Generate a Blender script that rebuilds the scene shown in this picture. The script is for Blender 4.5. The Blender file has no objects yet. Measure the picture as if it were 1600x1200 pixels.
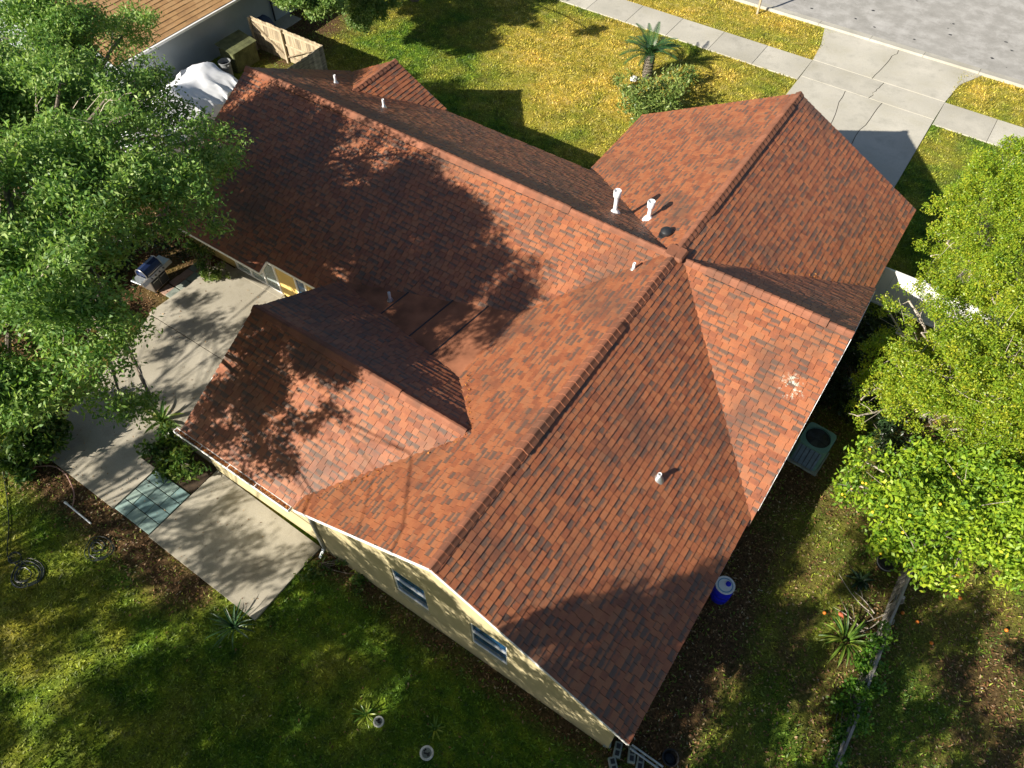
import bpy, bmesh, math, random
import numpy as np
from mathutils import Matrix, Vector

random.seed(7)
RS = np.random.RandomState(11)
scene = bpy.context.scene
COL = scene.collection

# ------------------------------------------------------------------ camera
F_PX = 1177.656
CAM = np.array([5.5225, -17.4283, 22.2655])
YAW, PITCH, ROLL = -0.596935, 0.937932, -0.002533

def cam_axes():
    fwd = np.array([math.sin(YAW) * math.cos(PITCH), math.cos(YAW) * math.cos(PITCH), -math.sin(PITCH)])
    right = np.array([math.cos(YAW), -math.sin(YAW), 0.0])
    up = np.cross(right, fwd)
    c, s = math.cos(ROLL), math.sin(ROLL)
    return c * right + s * up, -s * right + c * up, fwd
RIGHT, UP, FWD = cam_axes()

cam_data = bpy.data.cameras.new('camera')
cam_data.sensor_width = 36.0
cam_data.lens = F_PX / 1600.0 * 36.0
cam_data.clip_start = 0.5
cam_data.clip_end = 1500.0
cam = bpy.data.objects.new('camera', cam_data)
M = Matrix.Identity(4)
for i in range(3):
    M[i][0], M[i][1], M[i][2], M[i][3] = RIGHT[i], UP[i], -FWD[i], CAM[i]
cam.matrix_world = M
COL.objects.link(cam)
scene.camera = cam

# ------------------------------------------------------------------ light
SUN_DIR = np.array([0.3370, 0.8015, -0.4940])          # the way the light travels
SUN_DIR = SUN_DIR / np.linalg.norm(SUN_DIR)
SUN_EL = math.asin(-SUN_DIR[2])
world = bpy.data.worlds.new('World')
scene.world = world
world.use_nodes = True
wn = world.node_tree
for n in list(wn.nodes):
    wn.nodes.remove(n)
sky = wn.nodes.new('ShaderNodeTexSky')
sky.sky_type = 'NISHITA'
sky.sun_disc = False
sky.sun_elevation = SUN_EL
sky.sun_rotation = math.atan2(-SUN_DIR[0], -SUN_DIR[1])
bg = wn.nodes.new('ShaderNodeBackground')
bg.inputs['Strength'].default_value = 0.05
wo = wn.nodes.new('ShaderNodeOutputWorld')
wn.links.new(sky.outputs[0], bg.inputs[0])
wn.links.new(bg.outputs[0], wo.inputs[0])

sun_data = bpy.data.lights.new('sun', 'SUN')
sun_data.energy = 5.0
sun_data.angle = math.radians(0.55)
sun_data.color = (1.0, 0.92, 0.79)
sun = bpy.data.objects.new('sun', sun_data)
sun.rotation_euler = Vector(SUN_DIR.tolist()).to_track_quat('-Z', 'Y').to_euler()
sun.location = (-20, -50, 40)
COL.objects.link(sun)

scene.view_settings.view_transform = 'Standard'
scene.view_settings.look = 'None'
scene.view_settings.gamma = 1.0
scene.view_settings.use_curve_mapping = False
scene.view_settings.exposure = 1.05
scene.render.engine = 'CYCLES'
scene.cycles.max_bounces = 6
scene.cycles.diffuse_bounces = 3
scene.cycles.transparent_max_bounces = 4

def at(px, py, z=0.0):
    """A point of the place, read off the photograph at a known height."""
    d = RIGHT * (px - 800) / F_PX - UP * (py - 600) / F_PX + FWD
    t = (z - CAM[2]) / d[2]
    return CAM + t * d

# ------------------------------------------------------------------ helpers
def tag(o, label=None, cat=None, group=None, kind=None):
    if label: o['label'] = label
    if cat: o['category'] = cat
    if group: o['group'] = group
    if kind: o['kind'] = kind
    return o

def empty(name, loc=(0, 0, 0), rz=0.0, **kw):
    o = bpy.data.objects.new(name, None)
    o.empty_display_size = 0.2
    o.location = loc
    o.rotation_euler = (0, 0, rz)
    COL.objects.link(o)
    return tag(o, **kw)

def link(name, me, parent=None, **kw):
    o = bpy.data.objects.new(name, me)
    COL.objects.link(o)
    if parent is not None:
        o.parent = parent
    return tag(o, **kw)

class MB:
    """Collects shapes into one mesh."""
    def __init__(s):
        s.v, s.f, s.r, s.sm, s.dn = [], [], [], [], []
    def add(s, verts, faces, rnd=0.5, smooth=False):
        b = len(s.v)
        s.v.extend([tuple(float(c) for c in p) for p in verts])
        for f in faces:
            s.f.append(tuple(b + i for i in f)); s.r.append(rnd); s.sm.append(smooth)
        return s
    def box(s, lo, hi, rnd=0.5):
        x0, y0, z0 = lo; x1, y1, z1 = hi
        return s.add([(x0,y0,z0),(x1,y0,z0),(x1,y1,z0),(x0,y1,z0),(x0,y0,z1),(x1,y0,z1),(x1,y1,z1),(x0,y1,z1)],
                     [(0,3,2,1),(4,5,6,7),(0,1,5,4),(1,2,6,5),(2,3,7,6),(3,0,4,7)], rnd)
    def cbox(s, lo, hi, c=0.02, rnd=0.5):
        """box with its upright and top edges chamfered"""
        x0, y0, z0 = lo; x1, y1, z1 = hi
        def ring(i, z):
            return [(x0+i+c,y0+i,z),(x1-i-c,y0+i,z),(x1-i,y0+i+c,z),(x1-i,y1-i-c,z),(x1-i-c,y1-i,z),(x0+i+c,y1-i,z),(x0+i,y1-i-c,z),(x0+i,y0+i+c,z)]
        v = ring(0, z0) + ring(0, z1-c) + ring(c, z1)
        f = [tuple(reversed(range(8))), tuple(range(16, 24))]
        for k in (0, 8):
            for i in range(8):
                j = (i+1) % 8
                f.append((k+i, k+j, k+8+j, k+8+i))
        return s.add(v, f, rnd)
    def prism(s, poly, z0, z1, rnd=0.5):
        n = len(poly)
        v = [(x, y, z0) for x, y in poly] + [(x, y, z1) for x, y in poly]
        f = [tuple(reversed(range(n))), tuple(range(n, 2*n))]
        for i in range(n):
            j = (i+1) % n
            f.append((i, j, n+j, n+i))
        return s.add(v, f, rnd)
    def obox(s, p0, p1, w, h, upv=(0,0,1), rnd=0.5):
        """bar between two points, w wide and h high"""
        p0 = Vector(p0); p1 = Vector(p1); d = (p1-p0).normalized(); u = Vector(upv)
        sd = d.cross(u)
        if sd.length < 1e-4: sd = d.cross(Vector((1,0,0)))
        sd.normalize(); u = sd.cross(d)
        v = []
        for p in (p0, p1):
            for a, b in ((-1,-1),(1,-1),(1,1),(-1,1)):
                v.append(p + sd*a*w/2 + u*b*h/2)
        return s.add(v, [(3,2,1,0),(4,5,6,7),(0,1,5,4),(1,2,6,5),(2,3,7,6),(3,0,4,7)], rnd)
    def tube(s, pts, rad, n=6, rnd=0.5, cap=True):
        pts = [Vector([float(c) for c in p]) for p in pts]
        if not hasattr(rad, '__len__'): rad = [rad]*len(pts)
        v = []; f = []
        a = None
        for i, p in enumerate(pts):
            d = (pts[min(i+1, len(pts)-1)] - pts[max(i-1, 0)]).normalized()
            if a is None:
                a = d.orthogonal().normalized()
            else:
                a = (a - d*a.dot(d))
                a = a.normalized() if a.length > 1e-5 else d.orthogonal().normalized()
            b = d.cross(a)
            for k in range(n):
                t = 2*math.pi*k/n
                v.append(p + (a*math.cos(t) + b*math.sin(t))*rad[i])
        for i in range(len(pts)-1):
            for k in range(n):
                j = (k+1) % n
                f.append((i*n+k, i*n+j, (i+1)*n+j, (i+1)*n+k))
        if cap:
            f.append(tuple(reversed(range(n)))); f.append(tuple(range((len(pts)-1)*n, len(pts)*n)))
        return s.add(v, f, rnd, True)
    def lathe(s, prof, n=24, c=(0,0,0), rnd=0.5, smooth=True):
        v = []; f = []
        for r, z in prof:
            for k in range(n):
                t = 2*math.pi*k/n
                v.append((c[0]+r*math.cos(t), c[1]+r*math.sin(t), c[2]+z))
        for i in range(len(prof)-1):
            for k in range(n):
                j = (k+1) % n
                f.append((i*n+k, i*n+j, (i+1)*n+j, (i+1)*n+k))
        f.append(tuple(reversed(range(n)))); f.append(tuple(range((len(prof)-1)*n, len(prof)*n)))
        return s.add(v, f, rnd, smooth)
    def mesh(s, name, mat):
        me = bpy.data.meshes.new(name)
        me.from_pydata(s.v, [], s.f)
        at_ = me.attributes.new('rnd', 'FLOAT', 'FACE')
        at_.data.foreach_set('value', np.array(s.r, dtype=np.float32))
        if s.dn:
            ad = me.attributes.new('down', 'FLOAT', 'POINT'); ad.data.foreach_set('value', np.array(s.dn, dtype=np.float32))
        me.polygons.foreach_set('use_smooth', s.sm)
        if any(s.sm):
            try: me.set_sharp_from_angle(angle=math.radians(40))
            except Exception: pass
        if mat is not None: me.materials.append(mat)
        me.update()
        return me
    def build(s, name, mat, parent=None, **kw):
        return link(name, s.mesh(name, mat), parent, **kw)

def np_mesh(name, verts, nper, mat, rnd):
    """a mesh of separate n-gons: verts (N*nper, 3)"""
    me = bpy.data.meshes.new(name)
    n = len(verts); nf = n // nper
    me.vertices.add(n); me.loops.add(n); me.polygons.add(nf)
    me.vertices.foreach_set('co', np.ascontiguousarray(verts, dtype=np.float32).ravel())
    me.loops.foreach_set('vertex_index', np.arange(n, dtype=np.int32))
    me.polygons.foreach_set('loop_start', np.arange(nf, dtype=np.int32)*nper)
    me.update(calc_edges=True)
    a = me.attributes.new('rnd', 'FLOAT', 'FACE')
    a.data.foreach_set('value', np.ascontiguousarray(rnd, dtype=np.float32))
    me.materials.append(mat)
    return me

def cut(o, boxes):
    """openings cut into a solid wall"""
    m = MB()
    for lo, hi in boxes: m.box(lo, hi)
    c = link('cutter', m.mesh('cutter', None))
    md = o.modifiers.new('openings', 'BOOLEAN')
    md.object = c; md.operation = 'DIFFERENCE'; md.solver = 'EXACT'
    dg = bpy.context.evaluated_depsgraph_get()
    me = bpy.data.meshes.new_from_object(o.evaluated_get(dg))
    o.modifiers.clear()
    o.data = me
    bpy.data.objects.remove(c)

_grid = RS.rand(8, 256, 256).astype(np.float32)
def vnoise(x, y, scale, k=0):
    """smooth value noise in [0, 1]"""
    gx = np.asarray(x)*scale + 1000.37; gy = np.asarray(y)*scale + 1000.71
    ix = np.floor(gx).astype(int); iy = np.floor(gy).astype(int)
    fx = gx-ix; fy = gy-iy
    fx = fx*fx*(3-2*fx); fy = fy*fy*(3-2*fy)
    g = _grid[k]
    a = g[ix % 256, iy % 256]; b = g[(ix+1) % 256, iy % 256]
    c = g[ix % 256, (iy+1) % 256]; d = g[(ix+1) % 256, (iy+1) % 256]
    return (a*(1-fx)+b*fx)*(1-fy) + (c*(1-fx)+d*fx)*fy
def fbm(x, y, scale, k=0):
    return 0.5*vnoise(x, y, scale, k) + 0.3*vnoise(x, y, scale*2.3, k+1) + 0.2*vnoise(x, y, scale*5.1, k+2)

# ------------------------------------------------------------------ materials
MATS = {}
def nodes_of(name):
    m = bpy.data.materials.new(name)
    m.use_nodes = True
    nt = m.node_tree
    for n in list(nt.nodes): nt.nodes.remove(n)
    out = nt.nodes.new('ShaderNodeOutputMaterial')
    p = nt.nodes.new('ShaderNodeBsdfPrincipled')
    nt.links.new(p.outputs[0], out.inputs[0])
    MATS[name] = m
    return m, nt, p, out

def ramp(nt, stops, fac):
    r = nt.nodes.new('ShaderNodeValToRGB')
    cr = r.color_ramp
    while len(cr.elements) > 1: cr.elements.remove(cr.elements[-1])
    cr.elements[0].position = stops[0][0]; cr.elements[0].color = (*stops[0][1], 1)
    for pos, c in stops[1:]:
        e = cr.elements.new(pos); e.color = (*c, 1)
    nt.links.new(fac, r.inputs[0])
    return r.outputs[0]

def noise(nt, scale, detail=3, rough=0.55, vec=None, out=0):
    n = nt.nodes.new('ShaderNodeTexNoise')
    n.inputs['Scale'].default_value = scale
    n.inputs['Detail'].default_value = detail
    n.inputs['Roughness'].default_value = rough
    if vec is None:
        g = nt.nodes.new('ShaderNodeNewGeometry'); vec = g.outputs['Position']
    nt.links.new(vec, n.inputs['Vector'])
    return n.outputs[out]

def math_(nt, op, a, b, clamp=False):
    n = nt.nodes.new('ShaderNodeMath'); n.operation = op; n.use_clamp = clamp
    for i, x in enumerate((a, b)):
        if isinstance(x, (int, float)): n.inputs[i].default_value = x
        else: nt.links.new(x, n.inputs[i])
    return n.outputs[0]

def mixc(nt, fac, a, b, mode='MIX'):
    n = nt.nodes.new('ShaderNodeMix'); n.data_type = 'RGBA'; n.blend_type = mode
    if isinstance(fac, (int, float)): n.inputs[0].default_value = fac
    else: nt.links.new(fac, n.inputs[0])
    for i, x in ((6, a), (7, b)):
        if isinstance(x, tuple): n.inputs[i].default_value = (*x, 1)
        else: nt.links.new(x, n.inputs[i])
    return n.outputs[2]

def attr(nt, name):
    a = nt.nodes.new('ShaderNodeAttribute'); a.attribute_name = name
    return a.outputs['Fac']

def bump(nt, p, h, strength=0.3, dist=0.01):
    b = nt.nodes.new('ShaderNodeBump')
    b.inputs['Strength'].default_value = strength
    b.inputs['Distance'].default_value = dist
    nt.links.new(h, b.inputs['Height'])
    nt.links.new(b.outputs[0], p.inputs['Normal'])

def simple(name, col, rough=0.6, var=0.25, scale=3.0, metal=0.0, spec=0.4, bmp=0.0, bscale=60):
    m, nt, p, out = nodes_of(name)
    lo = tuple(c*(1-var) for c in col); hi = tuple(min(1, c*(1+var)) for c in col)
    c = ramp(nt, [(0.3, lo), (0.7, hi)], noise(nt, scale, 4))
    nt.links.new(c, p.inputs['Base Color'])
    p.inputs['Roughness'].default_value = rough
    p.inputs['Metallic'].default_value = metal
    p.inputs['Specular IOR Level'].default_value = spec
    if bmp: bump(nt, p, noise(nt, bscale, 3), bmp)
    return m

def shingle_mat(name, stops, band=(0.088, 0.068, 0.054), objrand=False, stain=(0.075, 0.05, 0.036), bands=0.82):
    """asphalt shingle: each tab has its own tone, many carry a darker granule band towards their upper edge"""
    m, nt, p, out = nodes_of(name)
    if objrand:
        oi = nt.nodes.new('ShaderNodeObjectInfo'); r = oi.outputs['Random']
    else:
        r = attr(nt, 'rnd')
    f = math_(nt, 'ADD', math_(nt, 'MULTIPLY', r, 0.40), math_(nt, 'MULTIPLY', noise(nt, 3.0, 4, 0.65), 0.60))
    c = ramp(nt, stops, f)
    if not objrand:
        # band: random tabs only, with a ragged lower edge
        r2 = math_(nt, 'FRACT', math_(nt, 'MULTIPLY', r, 37.3), 0)
        on = math_(nt, 'MULTIPLY', math_(nt, 'SUBTRACT', r2, 0.30), 6.0, True)
        dn = math_(nt, 'ADD', attr(nt, 'down'), math_(nt, 'MULTIPLY', math_(nt, 'SUBTRACT', noise(nt, 9, 3, 0.7), 0.5), 0.9))
        r3 = math_(nt, 'FRACT', math_(nt, 'MULTIPLY', r, 91.7), 0)
        edge = math_(nt, 'ADD', math_(nt, 'MULTIPLY', r3, 0.6), 0.3)
        k = math_(nt, 'MULTIPLY', math_(nt, 'SUBTRACT', edge, dn), 4.0, True)
        c = mixc(nt, math_(nt, 'MULTIPLY', math_(nt, 'MULTIPLY', on, k), bands), c, band)
    c = mixc(nt, 0.6, c, ramp(nt, [(0.25, (0.5, 0.5, 0.5)), (0.75, (1.35, 1.3, 1.25))], noise(nt, 80, 2, 0.7)), 'MULTIPLY')
    st = ramp(nt, [(0.50, (0, 0, 0)), (0.72, (1, 1, 1))], noise(nt, 0.42, 4, 0.6))
    c = mixc(nt, math_(nt, 'MULTIPLY', st, 0.7), c, stain)
    if not objrand and bands > 0.7:
        # a scraped pale lichen mark near the east gable edge
        g = nt.nodes.new('ShaderNodeNewGeometry')
        vd = nt.nodes.new('ShaderNodeVectorMath'); vd.operation = 'DISTANCE'; vd.inputs[1].default_value = (5.02, -1.95, 4.26)
        nt.links.new(g.outputs['Position'], vd.inputs[0])
        near = math_(nt, 'MULTIPLY', math_(nt, 'SUBTRACT', 0.48, vd.outputs['Value']), 4.0, True)
        blot = math_(nt, 'MULTIPLY', math_(nt, 'SUBTRACT', noise(nt, 5.0, 4, 0.7), 0.53), 9.0, True)
        c = mixc(nt, math_(nt, 'MULTIPLY', near, blot), c, (0.50, 0.55, 0.46))
    nt.links.new(c, p.inputs['Base Color'])
    p.inputs['Roughness'].default_value = 0.56
    p.inputs['Specular IOR Level'].default_value = 0.62
    bump(nt, p, noise(nt, 160, 2), 0.35, 0.004)
    return m

RED = [(0.2, (0.165, 0.056, 0.028)), (0.4, (0.28, 0.090, 0.037)), (0.6, (0.345, 0.122, 0.048)), (0.8, (0.28, 0.122, 0.06))]
SHINGLE = shingle_mat('red_brown_asphalt_shingle', RED)
CAP = shingle_mat('ridge_cap_shingle', [(0.15, (0.15, 0.068, 0.044)), (0.5, (0.25, 0.098, 0.054)), (0.85, (0.31, 0.132, 0.078))], objrand=True)
CAP.node_tree.nodes['Principled BSDF'].inputs['Roughness'].default_value = 0.8
CAP.node_tree.nodes['Principled BSDF'].inputs['Specular IOR Level'].default_value = 0.3
TANSH = shingle_mat('tan_asphalt_shingle', [(0.15, (0.36, 0.20, 0.085)), (0.5, (0.46, 0.275, 0.12)), (0.85, (0.50, 0.32, 0.16))], (0.30, 0.17, 0.075), False, (0.32, 0.19, 0.085), 0.5)
DECK = simple('dark_roof_underlay', (0.022, 0.014, 0.011), 0.95)
ROLL = simple('mineral_roll_roofing', (0.26, 0.10, 0.05), 0.9, 0.4, 1.3, bmp=0.3, bscale=120)
STUCCO = simple('cream_stucco', (0.55, 0.49, 0.29), 0.9, 0.10, 1.2, bmp=0.35, bscale=70)
def stucco_mat(name, col, dirt):
    m, nt, p, out = nodes_of(name)
    c = ramp(nt, [(0.3, tuple(x*0.9 for x in col)), (0.7, tuple(x*1.08 for x in col))], noise(nt, 1.3, 5, 0.65))
    g = nt.nodes.new('ShaderNodeNewGeometry'); sp_ = nt.nodes.new('ShaderNodeSeparateXYZ'); nt.links.new(g.outputs['Position'], sp_.inputs[0])
    lowz = math_(nt, 'SUBTRACT', 0.75, math_(nt, 'MULTIPLY', sp_.outputs[2], 2.1))
    k = math_(nt, 'MULTIPLY', math_(nt, 'ADD', lowz, math_(nt, 'MULTIPLY', math_(nt, 'SUBTRACT', noise(nt, 5, 5, 0.7), 0.5), 1.6)), 0.55, True)
    c = mixc(nt, k, c, dirt)
    c = mixc(nt, 0.35, c, ramp(nt, [(0.3, (0.7, 0.7, 0.7)), (0.7, (1.15, 1.15, 1.15))], noise(nt, 24, 4, 0.8)), 'MULTIPLY')
    nt.links.new(c, p.inputs['Base Color']); p.inputs['Roughness'].default_value = 0.92
    bump(nt, p, noise(nt, 70, 3), 0.5, 0.01)
    return m
STUCCO = stucco_mat('cream_stucco_splashed', (0.43, 0.37, 0.215), (0.22, 0.18, 0.10))
YSTUCCO = simple('yellow_stucco', (0.64, 0.45, 0.15), 0.9, 0.10, 1.2, bmp=0.35, bscale=70)
GSTUCCO = simple('pale_grey_stucco', (0.34, 0.38, 0.41), 0.9, 0.08, 1.2, bmp=0.3, bscale=70)
WHITE = simple('white_paint', (0.80, 0.80, 0.79), 0.45, 0.04, 4)
PVC = simple('white_pvc', (0.78, 0.79, 0.80), 0.35, 0.06, 8)
VINYL = simple('white_vinyl', (0.82, 0.82, 0.80), 0.35, 0.03, 2)
GALV = simple('galvanised_metal', (0.45, 0.48, 0.50), 0.4, 0.15, 9, 0.7)
BLACKM = simple('black_metal', (0.02, 0.022, 0.025), 0.45, 0.3, 6)
BLACKP = simple('black_plastic', (0.018, 0.018, 0.019), 0.5, 0.3, 5)
STEEL = simple('brushed_steel', (0.55, 0.53, 0.50), 0.3, 0.1, 12, 0.85)
NAVY = simple('navy_enamel', (0.012, 0.022, 0.07), 0.25, 0.15, 5)
BLUE = simple('blue_plastic', (0.010, 0.018, 0.55), 0.38, 0.10, 3)
BLUELID = simple('pale_blue_lid', (0.16, 0.36, 0.52), 0.35, 0.15, 6)
TEAL = simple('teal_grey_sheet_metal', (0.10, 0.215, 0.19), 0.5, 0.15, 3)
TEALD = simple('dark_louvre_metal', (0.09, 0.15, 0.21), 0.5, 0.2, 8)
TILE = None
SOIL = simple('dark_garden_soil', (0.045, 0.030, 0.018), 0.95, 0.5, 9, bmp=0.8, bscale=25)
TERRA = simple('terracotta', (0.42, 0.10, 0.04), 0.6, 0.2, 6)
ORANGE = simple('orange_peel', (0.60, 0.17, 0.02), 0.45, 0.2, 14, bmp=0.2, bscale=200)
YELLOWF = simple('yellow_citrus', (0.78, 0.55, 0.03), 0.45, 0.2, 14)
RUBBER = simple('dark_hose_rubber', (0.022, 0.030, 0.030), 0.4, 0.3, 5)
PINKH = simple('faded_pink_hose', (0.40, 0.24, 0.20), 0.6, 0.2, 5)
TARP = simple('white_tarpaulin', (0.74, 0.76, 0.80), 0.5, 0.06, 1.5)
BLUET = simple('dark_blue_tarpaulin', (0.02, 0.04, 0.10), 0.5, 0.3, 2)
GREYP = simple('grey_plastic_bin', (0.22, 0.23, 0.24), 0.5, 0.1, 3)
BLOCK = simple('grey_concrete_block', (0.24, 0.27, 0.24), 0.95, 0.3, 4, bmp=0.5, bscale=50)
STONE = simple('pale_stone', (0.66, 0.65, 0.62), 0.9, 0.3, 6, bmp=0.4, bscale=30)
FANBL = simple('dark_fan_blade', (0.03, 0.035, 0.04), 0.4, 0.2, 5)
ALGAE = simple('mossy_green_boards', (0.105, 0.115, 0.05), 0.9, 0.4, 3, bmp=0.4, bscale=40)
INTER = simple('dim_room_beyond_glass', (0.05, 0.055, 0.055), 0.9, 0.5, 1.5)
CURT = simple('pale_curtain', (0.45, 0.42, 0.34), 0.9, 0.1, 2)

def glass_mat():
    m, nt, p, out = nodes_of('window_glass')
    p.inputs['Base Color'].default_value = (0.018, 0.075, 0.17, 1)  # sky reflection put into the base colour as blue
    p.inputs['Roughness'].default_value = 0.06
    p.inputs['Specular IOR Level'].default_value = 0.7
    return m
GLASS = glass_mat()
def clear_glass_mat():
    m, nt, p, out = nodes_of('door_glass')
    p.inputs['Base Color'].default_value = (0.85, 0.92, 0.9, 1)
    p.inputs['Roughness'].default_value = 0.03
    tr = nt.nodes.new('ShaderNodeBsdfTransparent'); tr.inputs[0].default_value = (0.75, 0.82, 0.8, 1)
    mx = nt.nodes.new('ShaderNodeMixShader'); mx.inputs[0].default_value = 0.25
    nt.links.new(tr.outputs[0], mx.inputs[1]); nt.links.new(p.outputs[0], mx.inputs[2]); nt.links.new(mx.outputs[0], out.inputs[0])
    return m
CGLASS = clear_glass_mat()

def wood_mat(name, stops, sc=(14, 14, 1.2)):
    m, nt, p, out = nodes_of(name)
    g = nt.nodes.new('ShaderNodeNewGeometry')
    mp = nt.nodes.new('ShaderNodeMapping'); mp.inputs['Scale'].default_value = sc
    nt.links.new(g.outputs['Position'], mp.inputs[0])
    oi = nt.nodes.new('ShaderNodeObjectInfo')
    f = math_(nt, 'ADD', math_(nt, 'MULTIPLY', noise(nt, 1.0, 5, 0.65, mp.outputs[0]), 0.75), math_(nt, 'MULTIPLY', oi.outputs['Random'], 0.25))
    nt.links.new(ramp(nt, stops, f), p.inputs['Base Color'])
    p.inputs['Roughness'].default_value = 0.9
    return m
WOOD = wood_mat('weathered_fence_wood', [(0.3, (0.14, 0.11, 0.075)), (0.55, (0.36, 0.29, 0.19)), (0.8, (0.50, 0.43, 0.31))])
GREYWOOD = wood_mat('old_grey_wood', [(0.3, (0.10, 0.095, 0.085)), (0.55, (0.30, 0.28, 0.24)), (0.8, (0.52, 0.49, 0.43))], (9, 2, 12))

def bark_mat(name, lo, hi):
    m, nt, p, out = nodes_of(name)
    nt.links.new(ramp(nt, [(0.3, lo), (0.7, hi)], noise(nt, 12, 5, 0.65)), p.inputs['Base Color'])
    p.inputs['Roughness'].default_value = 0.95
    bump(nt, p, noise(nt, 25, 4), 0.6, 0.02)
    return m
BARK = bark_mat('oak_bark', (0.07, 0.055, 0.042), (0.21, 0.18, 0.145))
TWIG = bark_mat('pale_grey_twig_bark', (0.30, 0.25, 0.20), (0.56, 0.50, 0.42))

def leaf_mat(name, stops, trans=0.35, gloss=0.4):
    m, nt, p, out = nodes_of(name)
    f = math_(nt, 'ADD', math_(nt, 'MULTIPLY', attr(nt, 'rnd'), 0.75), math_(nt, 'MULTIPLY', noise(nt, 0.55, 3), 0.3))
    c = ramp(nt, stops, f)
    nt.links.new(c, p.inputs['Base Color'])
    p.inputs['Roughness'].default_value = gloss
    p.inputs['Specular IOR Level'].default_value = 0.35
    t = nt.nodes.new('ShaderNodeBsdfTranslucent')
    nt.links.new(mixc(nt, 1.0, c, (1.25, 1.3, 0.7), 'MULTIPLY'), t.inputs[0])
    mx = nt.nodes.new('ShaderNodeMixShader'); mx.inputs[0].default_value = trans
    nt.links.new(p.outputs[0], mx.inputs[1]); nt.links.new(t.outputs[0], mx.inputs[2])
    nt.links.new(mx.outputs[0], out.inputs[0])
    return m
OAKLEAF = leaf_mat('oak_leaf', [(0.1, (0.035, 0.10, 0.024)), (0.4, (0.115, 0.235, 0.05)), (0.65, (0.24, 0.37, 0.085)), (0.9, (0.44, 0.54, 0.20))], 0.38, 0.45)
YELLEAF = leaf_mat('yellow_green_leaf', [(0.1, (0.045, 0.11, 0.012)), (0.32, (0.15, 0.26, 0.016)), (0.6, (0.28, 0.37, 0.028)), (0.88, (0.48, 0.46, 0.035)), (0.98, (0.48, 0.26, 0.03))])
CITLEAF = leaf_mat('citrus_leaf', [(0.1, (0.04, 0.11, 0.014)), (0.35, (0.13, 0.25, 0.02)), (0.7, (0.30, 0.42, 0.025)), (0.95, (0.46, 0.50, 0.04))], 0.3, 0.5)
FRTLEAF = leaf_mat('front_tree_leaf', [(0.1, (0.06, 0.13, 0.03)), (0.45, (0.15, 0.26, 0.06)), (0.9, (0.33, 0.40, 0.14))])
SHRLEAF = leaf_mat('shrub_leaf', [(0.1, (0.02, 0.06, 0.016)), (0.45, (0.06, 0.13, 0.025)), (0.75, (0.14, 0.21, 0.035)), (0.95, (0.30, 0.33, 0.08))], 0.25, 0.3)
PALESHR = leaf_mat('pale_shrub_leaf', [(0.1, (0.04, 0.09, 0.025)), (0.45, (0.12, 0.19, 0.04)), (0.75, (0.26, 0.32, 0.08)), (0.95, (0.48, 0.50, 0.26))], 0.25, 0.4)
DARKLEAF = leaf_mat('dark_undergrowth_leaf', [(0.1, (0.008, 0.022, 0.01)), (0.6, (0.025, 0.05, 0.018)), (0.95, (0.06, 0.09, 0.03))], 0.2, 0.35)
PALMLEAF = leaf_mat('palm_frond_green', [(0.1, (0.012, 0.05, 0.018)), (0.6, (0.035, 0.10, 0.03)), (0.95, (0.09, 0.17, 0.05))], 0.15, 0.3)
STRAP = leaf_mat('strap_leaf_green', [(0.1, (0.03, 0.10, 0.02)), (0.6, (0.12, 0.22, 0.03)), (0.95, (0.35, 0.40, 0.06))], 0.25, 0.35)
ALOE = leaf_mat('aloe_leaf_green', [(0.1, (0.015, 0.05, 0.025)), (0.6, (0.04, 0.10, 0.04)), (0.95, (0.08, 0.17, 0.05))], 0.1, 0.4)
IVY = leaf_mat('vine_leaf', [(0.1, (0.03, 0.10, 0.015)), (0.5, (0.08, 0.20, 0.02)), (0.95, (0.22, 0.34, 0.04))], 0.3, 0.35)
LITTER = leaf_mat('dead_leaf', [(0.1, (0.05, 0.028, 0.014)), (0.4, (0.16, 0.075, 0.03)), (0.65, (0.28, 0.15, 0.06)), (0.85, (0.36, 0.26, 0.14)), (0.98, (0.52, 0.48, 0.38))], 0.1, 0.6)
GUTLIT = leaf_mat('rust_brown_leaf_litter', [(0.1, (0.10, 0.03, 0.012)), (0.5, (0.34, 0.11, 0.025)), (0.95, (0.50, 0.22, 0.05))], 0.1, 0.6)

def grass_cols(nt, dry):
    n = noise(nt, 1.6, 5, 0.68)
    green = ramp(nt, [(0.3, (0.032, 0.085, 0.012)), (0.5, (0.095, 0.175, 0.016)), (0.7, (0.22, 0.29, 0.024))], n)
    tan = ramp(nt, [(0.3, (0.27, 0.22, 0.040)), (0.5, (0.50, 0.36, 0.055)), (0.72, (0.68, 0.52, 0.20))], noise(nt, 2.4, 5, 0.68))
    return mixc(nt, dry, green, tan)
def ground_mat():
    m, nt, p, out = nodes_of('lawn_ground')
    c = grass_cols(nt, attr(nt, 'dry'))
    soil = ramp(nt, [(0.3, (0.045, 0.028, 0.016)), (0.55, (0.12, 0.072, 0.035)), (0.8, (0.24, 0.17, 0.10))], noise(nt, 6, 5, 0.7))
    c = mixc(nt, attr(nt, 'dirt'), c, soil)
    c = mixc(nt, 0.8, c, ramp(nt, [(0.32, (0.22, 0.22, 0.22)), (0.68, (1.6, 1.6, 1.6))], noise(nt, 14, 4, 0.8)), 'MULTIPLY')
    nt.links.new(c, p.inputs['Base Color'])
    p.inputs['Roughness'].default_value = 1.0
    p.inputs['Specular IOR Level'].default_value = 0.1
    bump(nt, p, noise(nt, 26, 4, 0.7), 0.9, 0.05)
    return m
GROUND = ground_mat()
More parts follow.
